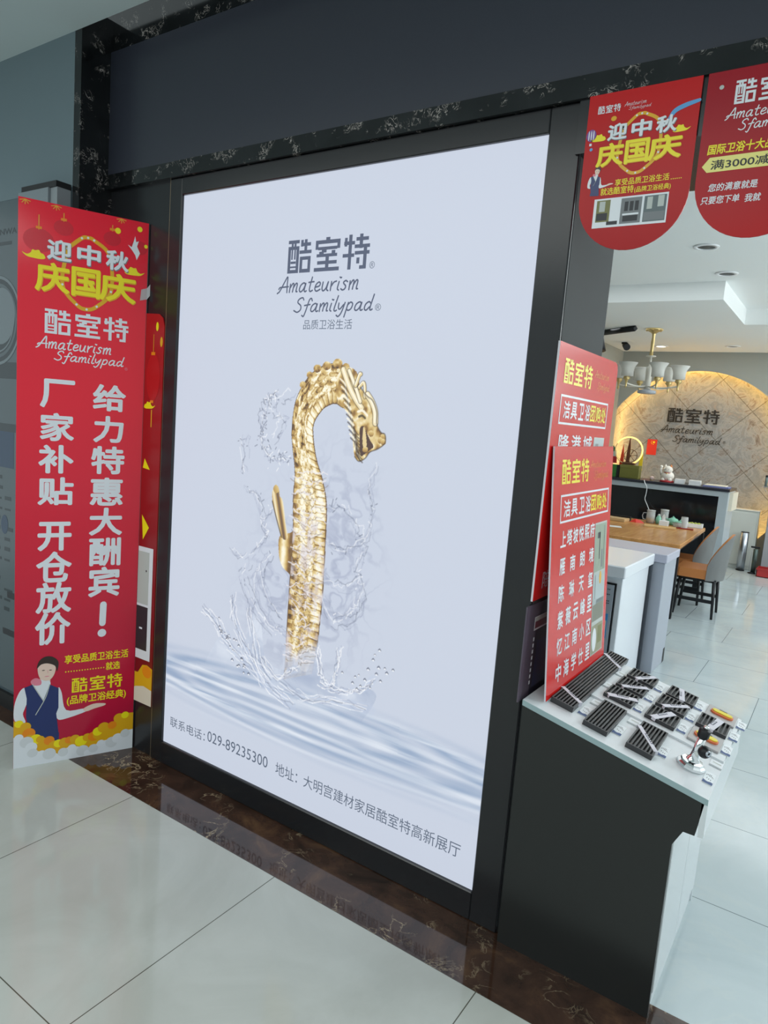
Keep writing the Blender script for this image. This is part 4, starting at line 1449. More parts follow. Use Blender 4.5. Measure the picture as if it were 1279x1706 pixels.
mb = MB()
mb.prism([(-.684, .0), (-.253, .0), (-.252, .494), (-.231, .537), (-.204, .537), (-.192, topz(-.192) - .016), (-.684, .735)], Y0_, Y0_ + .018, cab_black, 'y')
build_at(mb, 'side_panel', lec)
mb = MB()
mb.prism([(-.684, .0), (-.253, .0), (-.252, .494), (-.231, .537), (-.204, .537), (-.192, topz(-.192) - .016), (-.684, .735)], Y1_ - .018, Y1_, cab_white, 'y')
build_at(mb, 'side_panel', lec)
mb = MB()
mb.prism([(-.684, .735), (-.684, .751), (-.184, topz(-.184)), (-.184, topz(-.184) - .016)], Y0_ - .002, Y1_ + .002, cab_edge, 'y', cab_white)
build_at(mb, 'sloping_top', lec)
mb = MB()
mb.prism([(-.66, topz(-.66)), (-.66, topz(-.66) + .006), (-.186, topz(-.186) + .006), (-.186, topz(-.186))], .207, Y1_ + .002, cab_white, 'y')
build_at(mb, 'raised_shelf', lec)
mb = MB(); mb.prism([(-.198, .537), (-.184, .537), (-.184, topz(-.184) - .016), (-.198, topz(-.198) - .016)], Y0_, Y1_, cab_white, 'y'); build_at(mb, 'front_apron', lec)
mb = MB(); mb.box(-.245, -.205, Y0_ + .02, Y1_ - .02, .536, .545, cab_white); build_at(mb, 'apron_floor', lec)
for ya, yb in ((Y0_ + .018, .268), (.272, Y1_ - .018)):
    mb = MB(); mb.box(-.268, -.250, ya, yb, .06, .53, cab_white, .002); build_at(mb, 'door', lec)
mb = MB(); mb.box(-.275, -.258, Y0_ + .018, Y1_ - .018, 0, .055, cab_white); build_at(mb, 'plinth', lec)
mb = MB(); mb.box(-.684, -.672, Y0_ + .018, Y1_ - .018, 0, .73, cab_white); build_at(mb, 'back_panel', lec)

SLX = Vector((1, 0, -.2209)).normalized()
SLOPE = frame_mtx(SLX, (0, 1, 0))


def on_top(x, y, shelf=False, lift=0.0005):
    k = (.006 if shelf else 0.0) + lift
    return Vector((x, y, topz(x) + k * 1.02))


band_white = mat('paper_band', (206, 206, 216), 0.5)
band_navy = mat('navy_band_print', (44, 44, 74), 0.5)


def slat_grate(mb, w, d, hgt, n, m_):
    """A frame of bars with slats running along y."""
    e = .0045
    mb.box(-w / 2, w / 2, -d / 2, -d / 2 + e, 0, hgt, m_)
    mb.box(-w / 2, w / 2, d / 2 - e, d / 2, 0, hgt, m_)
    for i in range(n):
        x = -w / 2 + (w - .0045) * i / (n - 1)
        mb.box(x, x + .0045, -d / 2 + e, d / 2 - e, .002, hgt, m_)
    mb.box(-w / 2, w / 2, -d / 2 + e, d / 2 - e, 0, .003, black_matte)


def paper_band(mb, x0, y0, x1, y1, w, h, navy=True, drop=0.012):
    a = Vector((x0, y0)); b = Vector((x1, y1)); t = (b - a).normalized(); nn = Vector((-t.y, t.x)) * w / 2
    mb.prism([tuple(a - nn), tuple(b - nn), tuple(b + nn), tuple(a + nn)], h, h + .0012, band_white)
    L = (b - a).length
    for e, sgn in ((a, -1), (b, 1)):        # ends folded down over the sides
        q = e + t * sgn * .0012
        pts = [tuple(e - nn), tuple(e + nn), tuple(q + nn), tuple(q - nn)]
        mb.prism(pts, h - drop, h + .0012, band_white)
    pr = MB()
    c = a + t * L * .32
    d_ = a + t * L * .72
    pr.prism([tuple(c + nn * .1), tuple(d_ + nn * .1), tuple(d_ + nn * .95), tuple(c + nn * .95)], h + .0013, h + .0016, band_navy)
    for k in range(5):
        u = c + (d_ - c) * (.1 + .18 * k) + nn * .3
        pr.prism([tuple(u), tuple(u + t * L * .04), tuple(u + t * L * .04 + nn * .5), tuple(u + nn * .5)], h + .0017, h + .0019, white_print)
    return pr


def drain(name, label, cx_, cy_, w, d, hgt, n, shelf, bands, group=None):
    o = thing(name, label, 'drain cover', on_top(cx_, cy_, shelf), SLOPE, group=group)
    mb = MB(); slat_grate(mb, w, d, hgt, n, dark_metal); mb.build('grate', o)
    for b in bands:
        mb = MB(); pr = paper_band(mb, *b, hgt, True, hgt * .7); bd = mb.build('paper_band', o); pr.build('band_print', bd)
    return o


drain('floor_drain', 'long narrow slatted drain cover with two paper bands, along the foot of the red sign', -.597, .325, .068, .575, .016, 8, False,
      [(-.036, -.19, .036, -.235, .014), (-.036, .235, .036, .17, .014)])
drain('floor_drain', 'square slatted drain cover without a band, on the front row beside the long one', -.489, .102, .070, .196, .014, 8, False, [])
drain('floor_drain', 'square slatted drain cover with a slanting band, beside the chrome drain', -.370, .098, .072, .184, .014, 8, False,
      [(-.036, .045, .036, -.06, .013)], None)
GR = 'small drain covers on the raised shelf'
drain('small_floor_drain', 'small slatted drain cover in the corner of the raised shelf farthest from the lightbox', -.487, .513, .087, .086, .011, 8, True, [(-.012, -.043, .030, .043, .016)], GR)
drain('small_floor_drain', 'small slatted drain cover, middle of the three nearest the red sign', -.491, .400, .087, .090, .011, 8, True, [(-.022, -.045, .040, .030, .016)], GR)
drain('small_floor_drain', 'small slatted drain cover with rumpled band behind the bare square drain', -.495, .287, .087, .094, .011, 8, True, [(-.030, -.046, .044, .010, .020)], GR)
drain('small_floor_drain', 'small slatted drain cover at the far edge, centre of the shelf', -.361, .515, .087, .094, .011, 8, True, [(.008, -.047, -.012, .047, .017)], GR)
drain('small_floor_drain', 'small slatted drain cover in the very middle of the raised shelf', -.367, .405, .087, .098, .011, 8, True, [(-.020, -.049, .040, .036, .016)], GR)
drain('small_floor_drain', 'small slatted drain cover with wide band behind the banded square drain', -.370, .284, .087, .096, .011, 8, True, [(-.020, -.048, .020, .048, .020)], GR)
drain('small_floor_drain', 'small slatted drain cover between the two grey plates with yellow pads', -.247, .406, .087, .100, .011, 8, True, [(-.004, -.050, .012, .050, .022)], GR)
plate_m = mat('grey_plate', (168, 166, 166), 0.35, metal=0.3)
pad_y = mat('yellow_pad', (222, 206, 40), 0.35)
pad_o = mat('orange_rim', (206, 104, 60), 0.35)


def pad_plate(label, cx_, cy_):
    o = thing('pad_drain_plate', label, 'drain cover', on_top(cx_, cy_, True), SLOPE, group='grey plates with yellow pads')
    mb = MB(); mb.box(-.044, .044, -.050, .050, 0, .006, plate_m, .001); mb.build('plate', o)

    def pill(rx, ry):
        pts = []
        for i in range(9):
            a = -math.pi / 2 + math.pi * i / 8
            pts.append((rx - ry + ry * math.cos(a), ry * math.sin(a)))
        for i in range(9):
            a = math.pi / 2 + math.pi * i / 8
            pts.append((-rx + ry + ry * math.cos(a), ry * math.sin(a)))
        return pts
    mb = MB(); mb.prism(pill(.034, .017), .006, .011, pad_o); mb.build('pad_rim', o)
    mb = MB(); mb.prism([(p[0], p[1] + .003) for p in pill(.030, .011)], .011, .0135, pad_y); mb.build('pad', o)
    mb = MB(); mb.box(-.012, .012, .019, .024, .006, .012, black_matte); mb.build('clip', o)
    return o


pad_plate('grey plate with yellow pad at the far right corner of the raised shelf', -.240, .516)
pad_plate('grey plate with yellow pad directly behind the chrome drain with black ball', -.248, .285)

# chrome drain with a black ball
ch = thing('chrome_drain', 'shiny chrome drain fitting with black cap and black ball, front right of the stand', 'drain fitting', on_top(-.252, .092), SLOPE)
mb = MB(); mb.lathe([(.0, 0), (.036, 0), (.038, .004), (.036, .009), (.030, .013), (.028, .017), (.012, .020), (.0, .020)], (0, 0, 0), chrome, 10, False); mb.build('octagonal_base', ch)
mb = MB(); mb.lathe([(.018, .018), (.016, .024), (.012, .030), (.0105, .045), (.0105, .095), (.0, .095)], (0, 0, 0), chrome, 20); mb.build('stem', ch)
mb = MB(); mb.lathe([(.013, .088), (.015, .092), (.015, .110), (.012, .113), (.0, .113)], (0, 0, 0), black_metal, 20); mb.build('cap', ch)
mb = MB(); mb.lathe([(.0, .113), (.007, .113), (.007, .122), (.0, .122)], (0, 0, 0), chrome, 16); mb.build('spout', ch)
mb = MB(); mb.ball((.018, -.010, .058), .0165, black_metal, 20)
mb.build('ball', ch)
mb = MB(); mb.lathe([(.004, 0), (.004, .004), (.008, .004), (.008, 0)], (.027, -.020, .062), steel, 16, True, Vector((0.75, -0.55, 0.3)).to_track_quat('Z', 'Y').to_matrix()); mb.build('ball_ring', ch)

# price tags
tag_white = mat('tag_card', (222, 228, 232), 0.45)
tag_blue = mat('tag_blue_print', (46, 74, 124), 0.45)
tag0 = None
TAGS = [(-.200, .075, False, 'price tag beside the chrome drain at the near right corner'), (-.320, .090, False, 'price tag beside the banded square drain cover'),
        (-.439, .082, False, 'price tag beside the bare square drain cover'), (-.540, .088, False, 'price tag beside the near end of the long drain cover'),
        (-.427, .508, True, 'price tag of the far corner drain nearest the red sign'), (-.430, .392, True, 'price tag of the middle drain nearest the red sign'),
        (-.434, .278, True, 'price tag behind the bare square drain, beside the rumpled band'), (-.303, .513, True, 'price tag beside the far edge drain at mid shelf'),
        (-.307, .395, True, 'price tag beside the drain in the very middle of the shelf'), (-.309, .285, True, 'price tag beside the wide-banded drain behind the square one'),
        (-.179, .518, True, 'price tag at the far right corner beside the yellow pad plate'), (-.185, .405, True, 'price tag at the right edge between the two yellow pad plates'),
        (-.188, .286, True, 'price tag at the right edge behind the chrome drain')]
for (x, y, sh, lab) in TAGS:
    xx = x - .002
    if tag0 is None:
        tag0 = thing('price_tag', 'small white and blue ' + lab, 'price tag', on_top(xx, y, sh), SLOPE, group='price tags on the stand')
        mb = MB(); mb.box(-.0125, .0125, -.035, .035, 0, .0014, tag_white); mb.build('card', tag0)
        mb = MB(); mb.poly([(-.0125, -.035), (.0125, -.035), (.0125, -.020), (.006, -.018), (.0, -.022), (-.006, -.021), (-.0125, -.016)], tag_blue, .0016); mb.build('blue_stripe', tag0)
        mb = MB()
        for k, (x_, a, b) in enumerate(((-.009, .012, .020), (-.0055, .014, .022), (-.002, .010, .024), (.0015, .010, .024), (.005, .008, .016), (-.006, -.006, .002), (-.001, -.010, -.002), (.004, -.012, -.004), (.008, .006, .010))):
            mb.rect(x_, x_ + .0018, a, b, grey_print, .0016)
        mb.build('small_print', tag0)
    else:
        copy_thing(tag0, 'small white and blue ' + lab, on_top(xx, y, sh), SLOPE)
info = None
for (x, y, lab) in ((-.200, .178, 'small white caption card with grey print behind the chrome drain, by the right edge'), (-.425, .178, 'small white caption card with grey print right of the bare square drain'),
                    (-.535, .178, 'small white caption card with grey print right of the long drain, near end'), (-.545, .33, 'small white caption card with grey print right of the long drain, middle'),
                    (-.545, .47, 'small white caption card with grey print right of the long drain, far end')):
    if info is None:
        info = thing('caption_card', lab, 'card', on_top(x, y), SLOPE, group='caption cards on the stand')
        mb = MB(); mb.box(-.016, .016, -.022, .022, 0, .0012, tag_white); mb.build('card', info)
        mb = MB(); mb.rect(-.016, .016, -.022, -.014, mat('caption_grey_print', (150, 160, 164), .5), .0014); mb.rect(-.010, .012, .002, .010, pale_print, .0014); mb.build('grey_print', info)
    else:
        copy_thing(info, lab, on_top(x, y, y > .2), SLOPE)

# ------------------------------------------------------------------ RED SIGNS
FS_TL = Vector((-.683, -.0033, 1.4665))
FX = Vector((0, .99992, .0122)); FY = Vector((-.0707, -.0122, .9974))
fs_ = thing('red_sign', 'red sign board listing six estates in white, standing on the display stand', 'sign', FS_TL, frame_mtx(FX, FY))
mb = MB(); mb.prism([(0, 0), (.0, -.722), (.545, -.722), (.553, 0)], -.005, 0, red_board, 'z', white_edge); mb.build('board', fs_)
mb = MB(); logo(mb, (.064, .300, -.107, -.038), yellow_print, .0006); mb.build('logo_lettering', fs_)
mb = MB()
handwriting(mb, 'Amateurism', (.314, .474, -.066, -.044), orange_print, .0006, .07)
handwriting(mb, 'Sfamilypad', (.355, .503, -.110, -.076), orange_print, .0006, .07)
mb.build('script_lettering', fs_)


def box_frame(mb, x0, x1, y0, y1, w, m_, h):
    mb.rect(x0, x1, y0, y0 + w, m_, h); mb.rect(x0, x1, y1 - w, y1, m_, h); mb.rect(x0, x0 + w, y0, y1, m_, h + .00005); mb.rect(x1 - w, x1, y0, y1, m_, h + .00005)


def group_buy(mb, x0, x1, y0, y1, h):
    w = (x1 - x0)
    for i, chx in enumerate('洁具卫浴团购处'):
        a = (0, .155, .325, .475, .605, .745, .88)[i]
        b = (.135, .29, .445, .595, .725, .865, 1.0)[i]
        text_fit(mb, chx, (x0 + a * w, x0 + b * w, y0, y1), white_print if i < 4 else yellow_print, h, .02)


mb = MB(); box_frame(mb, .060, .518, -.219, -.1375, .006, white_print, .0006); group_buy(mb, .088, .497, -.204, -.153, .0006); mb.build('group_purchase_lettering', fs_)
for s_, y0, y1 in (('上塔坡悦熙府', -.290, -.242), ('雁南朗境', -.371, -.322), ('陈琳天玺', -.451, -.400), ('紫薇云峰里', -.531, -.476), ('忆江南小区', -.609, -.556), ('中海学仕里', -.690, -.635)):
    mb = MB()
    n = len(s_)
    wch = .046
    for i, chx in enumerate(s_):
        x = .070 + (.382 - .070 - wch) * i / (n - 1)
        text_fit(mb, chx, (x, x + wch, y0, y1), white_print, .0006, .022)
    mb.build('estate_name_lettering', fs_)
mb = MB()
wx0, wx1 = .389, .515
mb.rect(wx0, wx1, -.690, -.247, pale_print, .0006)
for (y0, y1, m_) in ((-.410, -.253, mat('sage_print', (150, 164, 146), .4)), (-.520, -.418, mat('mist_print', (176, 188, 190), .4)), (-.576, -.506, mat('taupe_print', (124, 126, 112), .4)), (-.686, -.590, mat('khaki_print', (150, 148, 120), .4))):
    mb.rect(wx0 + .005, wx1 - .005, y0, y1, m_, .0008)
mb.rect(wx0 + .05, wx0 + .058, -.37, -.28, ink_print, .001); mb.rect(wx0 + .03, wx0 + .06, -.30, -.28, ink_print, .001)
mb.rect(wx0 + .075, wx0 + .09, -.40, -.34, grey_print, .001); mb.rect(wx0 + .1, wx0 + .103, -.41, -.26, ink_print, .001)
mb.disc(wx0 + .075, -.435, .012, .022, yellow_deep, .001, 14); mb.rect(wx0 + .02, wx0 + .026, -.50, -.42, grey_print, .001)
mb.disc(wx0 + .035, -.64, .022, .04, white_print, .001, 18); mb.rect(wx0 + .07, wx0 + .115, -.66, -.60, green_print, .001)
mb.build('photo_strip_print', fs_)

bs = thing('red_sign', 'red sign board fixed to the grey door jamb, upper part seen above the front one', 'sign', (-.694, -.022, 1.031), frame_mtx((0, 1, 0), (0, 0, 1)))
BB = lambda b: (b[0] + .022, b[1] + .022, b[2] - 1.031, b[3] - 1.031)
mb = MB(); mb.prism([(0, .716), (0, 0), (.548, 0), (.548, .69), (.54, .708), (.52, .716)][::-1], -.004, .002, red_board, 'z', white_edge); mb.build('board', bs)
mb = MB(); logo(mb, BB((.032, .272, 1.642, 1.708)), yellow_print, .0026); mb.build('logo_lettering', bs)
mb = MB()
handwriting(mb, 'Amateurism', BB((.295, .436, 1.680, 1.703)), orange_print, .0026, .07)
handwriting(mb, 'Sfamilypad', BB((.330, .455, 1.640, 1.670)), orange_print, .0026, .07)
mb.build('script_lettering', bs)
mb = MB(); x0, x1, y0, y1 = BB((.024, .461, 1.528, 1.610)); box_frame(mb, x0, x1, y0, y1, .006, white_print, .0026); group_buy(mb, *BB((.055, .448, 1.545, 1.595)), .0026); mb.build('group_purchase_lettering', bs)
mb = MB()
for i, chx in enumerate('隆港城'):
    x = .043 + .105 * i
    text_fit(mb, chx, BB((x, x + .085, 1.452, 1.501)), white_print, .0026, .016)
mb.build('estate_name_lettering', bs)
mb = MB()
text_fit(mb, '陈', BB((.035, .095, 1.060, 1.110)), white_print, .0026, .012)
mb.build('estate_name_lettering', bs)
mb = MB()
x0, x1, y0, y1 = BB((.356, .462, 1.38, 1.499)); mb.rect(x0, x1, y0, y1, pale_print, .0026); mb.rect(x0 + .006, x1 - .006, y0 + .006, y1 - .006, mat('mist_print', (176, 188, 190), .4), .0028)
mb.rect(x0 + .02, x0 + .05, y1 - .05, y1 - .02, grey_print, .003)
mb.build('photo_strip_print', bs)

pp_ = thing('purple_poster', 'dark purple poster with a column of white characters, on the jamb below the red signs', 'poster', (-.6985, -.046, .742), frame_mtx((0, 1, 0), (0, 0, 1)))
pur = mat('purple_print', (84, 74, 88), .3); pur_d = mat('dark_purple_print', (34, 32, 48), .3)
mb = MB(); mb.box(0, .40, 0, .276, 0, .004, pur); mb.build('sheet', pp_)
mb = MB()
mb.poly([(.075, 0), (.40, 0), (.40, .276), (.12, .276), (.08, .2)], pur_d, .0046)
mb.poly([(.09, .02), (.40, .02), (.40, .16), (.10, .16)], mat('midnight_print', (32, 42, 84), .3), .0048)
mb.build('artwork_print', pp_)
mb = MB(); box_frame(mb, .062, .20, .196, .236, .005, white_print, .0052); mb.rect(.066, .196, .222, .234, pale_print, .0054); mb.rect(.067, .196, .200, .221, mat('plum_print', (110, 40, 56), .3), .0050); mb.build('title_frame_print', pp_)
mb = MB()
for k in range(8):
    mb.rect(.064, .073, .035 + .0185 * k, .046 + .0185 * k, white_print, .0052)
mb.build('character_column_print', pp_)

# ------------------------------------------------------------------ INSIDE THE STORE
# white display unit with a control panel, and the grey one behind it
ua = thing('white_display_unit', 'white pedestal unit with thick top and dark-framed grey panel, just inside the doorway', 'display unit', (-1.35, 2.45, 0))
gloss_white = mat('gloss_white', (222, 227, 234), 0.2)
panel_grey = mat('unit_panel_grey', (158, 166, 176), 0.3)
mb = MB(); mb.box(-1.72, -1.0, 2.17, 2.77, 0, .72, gloss_white, .004); build_at(mb, 'body', ua)
mb = MB(); mb.box(-1.74, -.98, 2.12, 2.808, .72, .79, gloss_white, .006); build_at(mb, 'top_slab', ua)
mb = MB(); mb.box(-1.70, -.985, 2.772, 2.808, 0, .715, mat('dark_gap_shade', (44, 50, 58), .4)); build_at(mb, 'back_panel', ua)  # dark sheet painting the shade of the gap between the two units
mb = MB(); mb.box(-1.62, -1.03, 2.158, 2.170, .05, .68, black_metal); build_at(mb, 'panel_frame', ua)
mb = MB(); mb.box(-1.605, -1.04, 2.150, 2.158, .06, .67, panel_grey); build_at(mb, 'panel', ua)
mb = MB()
mb.prism([(-1.115, .355), (-1.055, .355), (-1.055, .50), (-1.115, .50)], 2.148, 2.150, mat('energy_label_blue', (52, 140, 196), .4), 'y')
mb.prism([(-1.110, .36), (-1.060, .36), (-1.060, .46), (-1.110, .46)], 2.1465, 2.148, pale_print, 'y')
mb.prism([(-1.108, .41), (-1.062, .41), (-1.062, .455), (-1.108, .455)], 2.1460, 2.1465, mat('label_cream', (226, 222, 190), .4), 'y')
build_at(mb, 'energy_label', ua)
mb = MB()
for (x, z) in ((-1.075, .64), (-1.065, .64), (-1.075, .61), (-1.065, .61), (-1.11, .565), (-1.075, .572), (-1.065, .572), (-1.075, .558), (-1.065, .558)):
    mb.prism([(x, z), (x + .006, z), (x + .006, z + .006), (x, z + .006)], 2.1485, 2.150, ink_print, 'y')
build_at(mb, 'panel_print', ua)
ub = thing('grey_display_unit', 'grey pedestal unit with overhanging top, between the white unit and the tea table', 'display unit', (-1.3, 3.1, 0))
grey_lav = mat('grey_laminate', (158, 164, 176), 0.35)
mb = MB(); mb.box(-1.70, -.915, 2.82, 3.17, 0, .735, grey_lav, .003); build_at(mb, 'body', ub)
mb = MB(); mb.box(-1.72, -.905, 2.812, 3.20, .735, .79, mat('lavender_top', (176, 178, 194), .3), .004); build_at(mb, 'top_slab', ub)
mb = MB(); mb.box(-.98, -.914, 3.12, 3.172, 0, .10, black_matte); build_at(mb, 'foot_notch', ub)

# tea table
TT = Matrix.Rotation(math.radians(2.5), 3, 'Z')
tb = thing('tea_table', 'long wooden tea table with black metal legs, set with cups and trays', 'table', (-1.66, 5.20, 0), TT)
oak = wood('oak_top', (176, 122, 66), (206, 152, 92), (14, 1.4, 14), 0.25)
mb = MB(); mb.box(-.50, .50, -.80, .80, .612, .652, oak, .006); mb.build('tabletop', tb)
mb = MB(); mb.box(-.47, .47, -.77, .77, .575, .612, black_metal); mb.build('apron', tb)
for sx in (-1, 1):
    for sy in (-1, 1):
        mb = MB(); mb.box(sx * .475 - .022, sx * .475 + .022, sy * .775 - .022, sy * .775 + .022, 0, .60, black_metal, .002); mb.build('leg', tb)
mb = MB(); mb.box(-.455, .455, .760, .790, .10, .13, black_metal); mb.build('stretcher', tb)
TZ = .6525

# dining chairs
tan = mat('tan_leather', (186, 118, 62), 0.45)
grey_shell = mat('grey_leather', (108, 110, 110), 0.5)


def shell_sheet(rad_x, rad_y, lean, th, m_out, m_in, z_bot, z_top, z_end, amax=100, n=28, q=8):
    """Curved wrap-around chair back: high in the middle, sweeping down to the arms."""
    mb = MB()
    def pt(i, k, off):
        a = math.radians(-amax + 2 * amax * i / n)
        c = math.cos(a / (amax / 90.0))
        top = z_end + (z_top - z_end) * max(0, c) ** 0.75
        z = z_bot + (top - z_bot) * k / q
        gr = 1 + lean * (z - z_bot)
        return ((rad_x * gr + off) * math.cos(a) + .0, (rad_y * (1 + .25 * lean * (z - z_bot)) + off) * math.sin(a), z)
    for off, m_, fl in ((0, m_out, False), (-th, m_in, True)):
        vs = [pt(i, k, off) for i in range(n + 1) for k in range(q + 1)]
        fs = []
        for i in range(n):
            for k in range(q):
                f_ = (i * (q + 1) + k, (i + 1) * (q + 1) + k, (i + 1) * (q + 1) + k + 1, i * (q + 1) + k + 1)
                fs.append(f_[::-1] if fl else f_)
        mb.add(vs, fs, m_, True)
    # rim
    o = [pt(i, q, 0) for i in range(n + 1)] + [pt(i, q, -th) for i in range(n + 1)] + [pt(i, 0, 0) for i in range(n + 1)] + [pt(i, 0, -th) for i in range(n + 1)]
    N = n + 1
    fs = [(i, i + 1, N + i + 1, N + i) for i in range(n)] + [(2 * N + i, 3 * N + i, 3 * N + i + 1, 2 * N + i + 1) for i in range(n)]
    fs += []
    mb.add(o, fs, m_in)
    for i in (0, n):
        e = [pt(i, k, 0) for k in range(q + 1)] + [pt(i, k, -th) for k in range(q + 1)]
        mb.add(e, [(k, k + 1, q + 1 + k + 1, q + 1 + k) for k in range(q)], m_in)
    return mb


def make_chair(label, loc, rz):
    t = thing('dining_chair', label, 'chair', loc, rotz=rz, group='grey and tan chairs at the tea table')
    shell_sheet(.175, .200, .62, .022, grey_shell, tan, .335, .752, .465, 74).build('backrest', t)
    mb = MB()
    pts = [(-.20 + .0, -.175), (-.20, .175), (-.17, .19), (.05, .185), (.12, .13), (.145, .0), (.12, -.13), (.05, -.185), (-.17, -.19)]
    mb.prism(pts, .345, .425, tan); mb.build('seat', t)
    mb = MB(); mb.box(-.17, .13, -.15, .15, .318, .345, black_metal); mb.build('seat_frame', t)
    for (x, y) in ((-.185, -.165), (-.185, .165), (.135, -.165), (.135, .165)):
        mb = MB(); mb.tube([(x * .86, y * .86, .335), (x, y, 0)], .013, black_metal, 10, True, [.016, .011]); mb.build('leg', t)
    for y in (-.158, .158):
        mb = MB(); mb.box(-.175, .12, y - .006, y + .006, .135, .165, black_metal); mb.build('stretcher', t)
    return t


c1_ = make_chair('grey-backed tan chair at the near end of the tea table, closest to the doorway', (-.995, 4.885, 0), math.radians(2))
c2_ = copy_thing(c1_, 'grey-backed tan chair further in, pushed deeper under the tea table', (-1.195, 5.355, 0), rotz=math.radians(2))

# things on the tea table
glass = mat('clear_glass', (226, 232, 232), 0.06, alpha=0.34)
tea = mat('amber_tea', (176, 128, 60), 0.1)
celadon = mat('celadon_glaze', (126, 188, 164), 0.2)
bamboo = wood('bamboo_tray', (206, 172, 116), (222, 192, 140), (6, 20, 20), 0.4)


def tube_wall(mb, r0, r1, z0, z1, m_, th=.002, n=24, c=(0, 0)):
    mb.lathe([(0, z0), (r0, z0), (r1, z1), (r1 - th, z1), (r0 - th, z0 + .004), (0, z0 + .004)], (c[0], c[1], 0), m_, n)


mg = thing('glass_jug', 'clear glass jug of tea with a handle, left on the bamboo tray', 'jug', (-1.700, 5.785, TZ))
mb = MB(); tube_wall(mb, .045, .043, 0, .125, glass); mb.build('body', mg)
mb = MB(); mb.lathe([(0, .005), (.0425, .005), (.0425, .045), (0, .045)], (0, 0, 0), tea, 24); mb.build('tea', mg)
mb = MB(); mb.tube([(-.042, -.01, .10), (-.07, -.02, .10), (-.08, -.022, .07), (-.07, -.02, .035), (-.043, -.01, .03)], .005, glass, 8); mb.build('handle', mg)
mb = MB(); mb.lathe([(0, .127), (.044, .127), (.044, .134), (0, .136)], (0, 0, 0), mat('lid_grey', (190, 192, 192), .3), 24); mb.build('lid', mg)
jr = thing('glass_jar', 'tall clear glass jar with pale lid behind the tissue box', 'jar', (-1.606, 6.0 - .02, TZ))
mb = MB(); tube_wall(mb, .042, .042, 0, .128, glass); mb.build('body', jr)
mb = MB(); mb.lathe([(0, .128), (.043, .128), (.043, .140), (0, .140)], (0, 0, 0), mat('lid_grey', (190, 192, 192), .3), 24); mb.build('lid', jr)
tc = thing('tea_caddy', 'tall celadon green tea caddy behind the white tissue box', 'caddy', (-1.622, 5.80, TZ))
mb = MB(); mb.lathe([(0, 0), (.026, 0), (.030, .03), (.028, .06), (.018, .075), (.016, .085), (0, .085)], (0, 0, 0), celadon, 20); mb.build('body', tc)
mb = MB(); mb.lathe([(0, .085), (.014, .085), (.012, .098), (0, .104)], (0, 0, 0), pale_print, 16); mb.build('stopper', tc)
tbx = thing('tissue_box', 'small white tissue box with a tissue pulled up, on the tea table', 'tissue box', (-1.535, 5.66, TZ))
mb = MB(); mb.box(-.045, .045, -.025, .025, 0, .055, white_plastic, .003); mb.build('box', tbx)
mb = MB(); mb.add([(-.022, 0, .055), (.012, .004, .055), (.006, -.004, .10), (-.010, .006, .125), (-.024, .002, .095), (-.002, .012, .06)], [(0, 1, 2), (0, 2, 4), (4, 2, 3), (1, 5, 2), (5, 4, 3, 2)], white_plastic); mb.build('tissue', tbx)
tpot = thing('teapot', 'celadon green teapot with spout pointing right beside the tissue box', 'teapot', (-1.49, 5.86, TZ))
mb = MB(); mb.lathe([(0, 0), (.038, 0), (.058, .02), (.060, .042), (.045, .066), (.022, .074), (0, .074)], (0, 0, 0), celadon, 24); mb.build('body', tpot)
mb = MB(); mb.lathe([(.022, .074), (.018, .080), (.006, .084), (.008, .092), (0, .095)], (0, 0, 0), celadon, 16); mb.build('lid', tpot)
mb = MB(); mb.tube([(.05, -.01, .035), (.075, -.015, .05), (.095, -.018, .075)], .01, celadon, 10, True, [.016, .011, .007]); mb.build('spout', tpot)
mb = MB(); mb.tube([(-.05, .01, .055), (-.08, .015, .06), (-.085, .016, .035), (-.055, .01, .02)], .006, celadon, 8); mb.build('handle', tpot)
cup0 = None
for i, (x, y, lab) in enumerate(((-1.435, 5.74, 'small glass cup left of the red coaster tray'), (-1.395, 5.655, 'small glass cup at the left end of the red coaster tray'))):
    if cup0 is None:
        cup0 = thing('tea_cup', lab, 'cup', (x, y, TZ), group='glass cups by the red tray')
        mb = MB(); tube_wall(mb, .026, .034, 0, .045, glass); mb.build('cup', cup0)
        mb = MB(); mb.lathe([(0, .045), (.035, .045), (.033, .052), (0, .056)], (0, 0, 0), celadon, 20); mb.build('lid', cup0)
    else:
        copy_thing(cup0, lab, (x, y, TZ + .012))
rt = thing('coaster_tray', 'flat red lacquer coaster tray near the right corner of the tea table', 'tray', (-1.335, 5.66, TZ), rotz=math.radians(8))
mb = MB(); mb.box(-.075, .085, -.045, .045, 0, .010, mat('red_lacquer', (150, 40, 34), .25), .003); mb.build('tray', rt)
sg = thing('drinking_glass', 'upside-down straight glass standing on the red coaster tray', 'glass', (-1.345, 5.675, TZ + .0105))
mb = MB(); mb.lathe([(.036, 0), (.034, .108), (0, .108), (0, .104), (.032, .104), (.034, 0)], (0, 0, 0), glass, 24); mb.build('body', sg)
fb = thing('fruit_box', 'white open box of yellow-green fruit at the back right of the tea table', 'box', (-1.285, 5.925, TZ), rotz=math.radians(4))
mb = MB(); mb.box(-.075, .075, -.05, .05, 0, .004, white_plastic)
for (a, b, c, d_) in ((-.075, .075, -.05, -.047), (-.075, .075, .047, .05), (-.075, -.072, -.05, .05), (.072, .075, -.05, .05)):
    mb.box(a, b, c, d_, 0, .042, white_plastic)
mb.build('box', fb)
fr0 = None
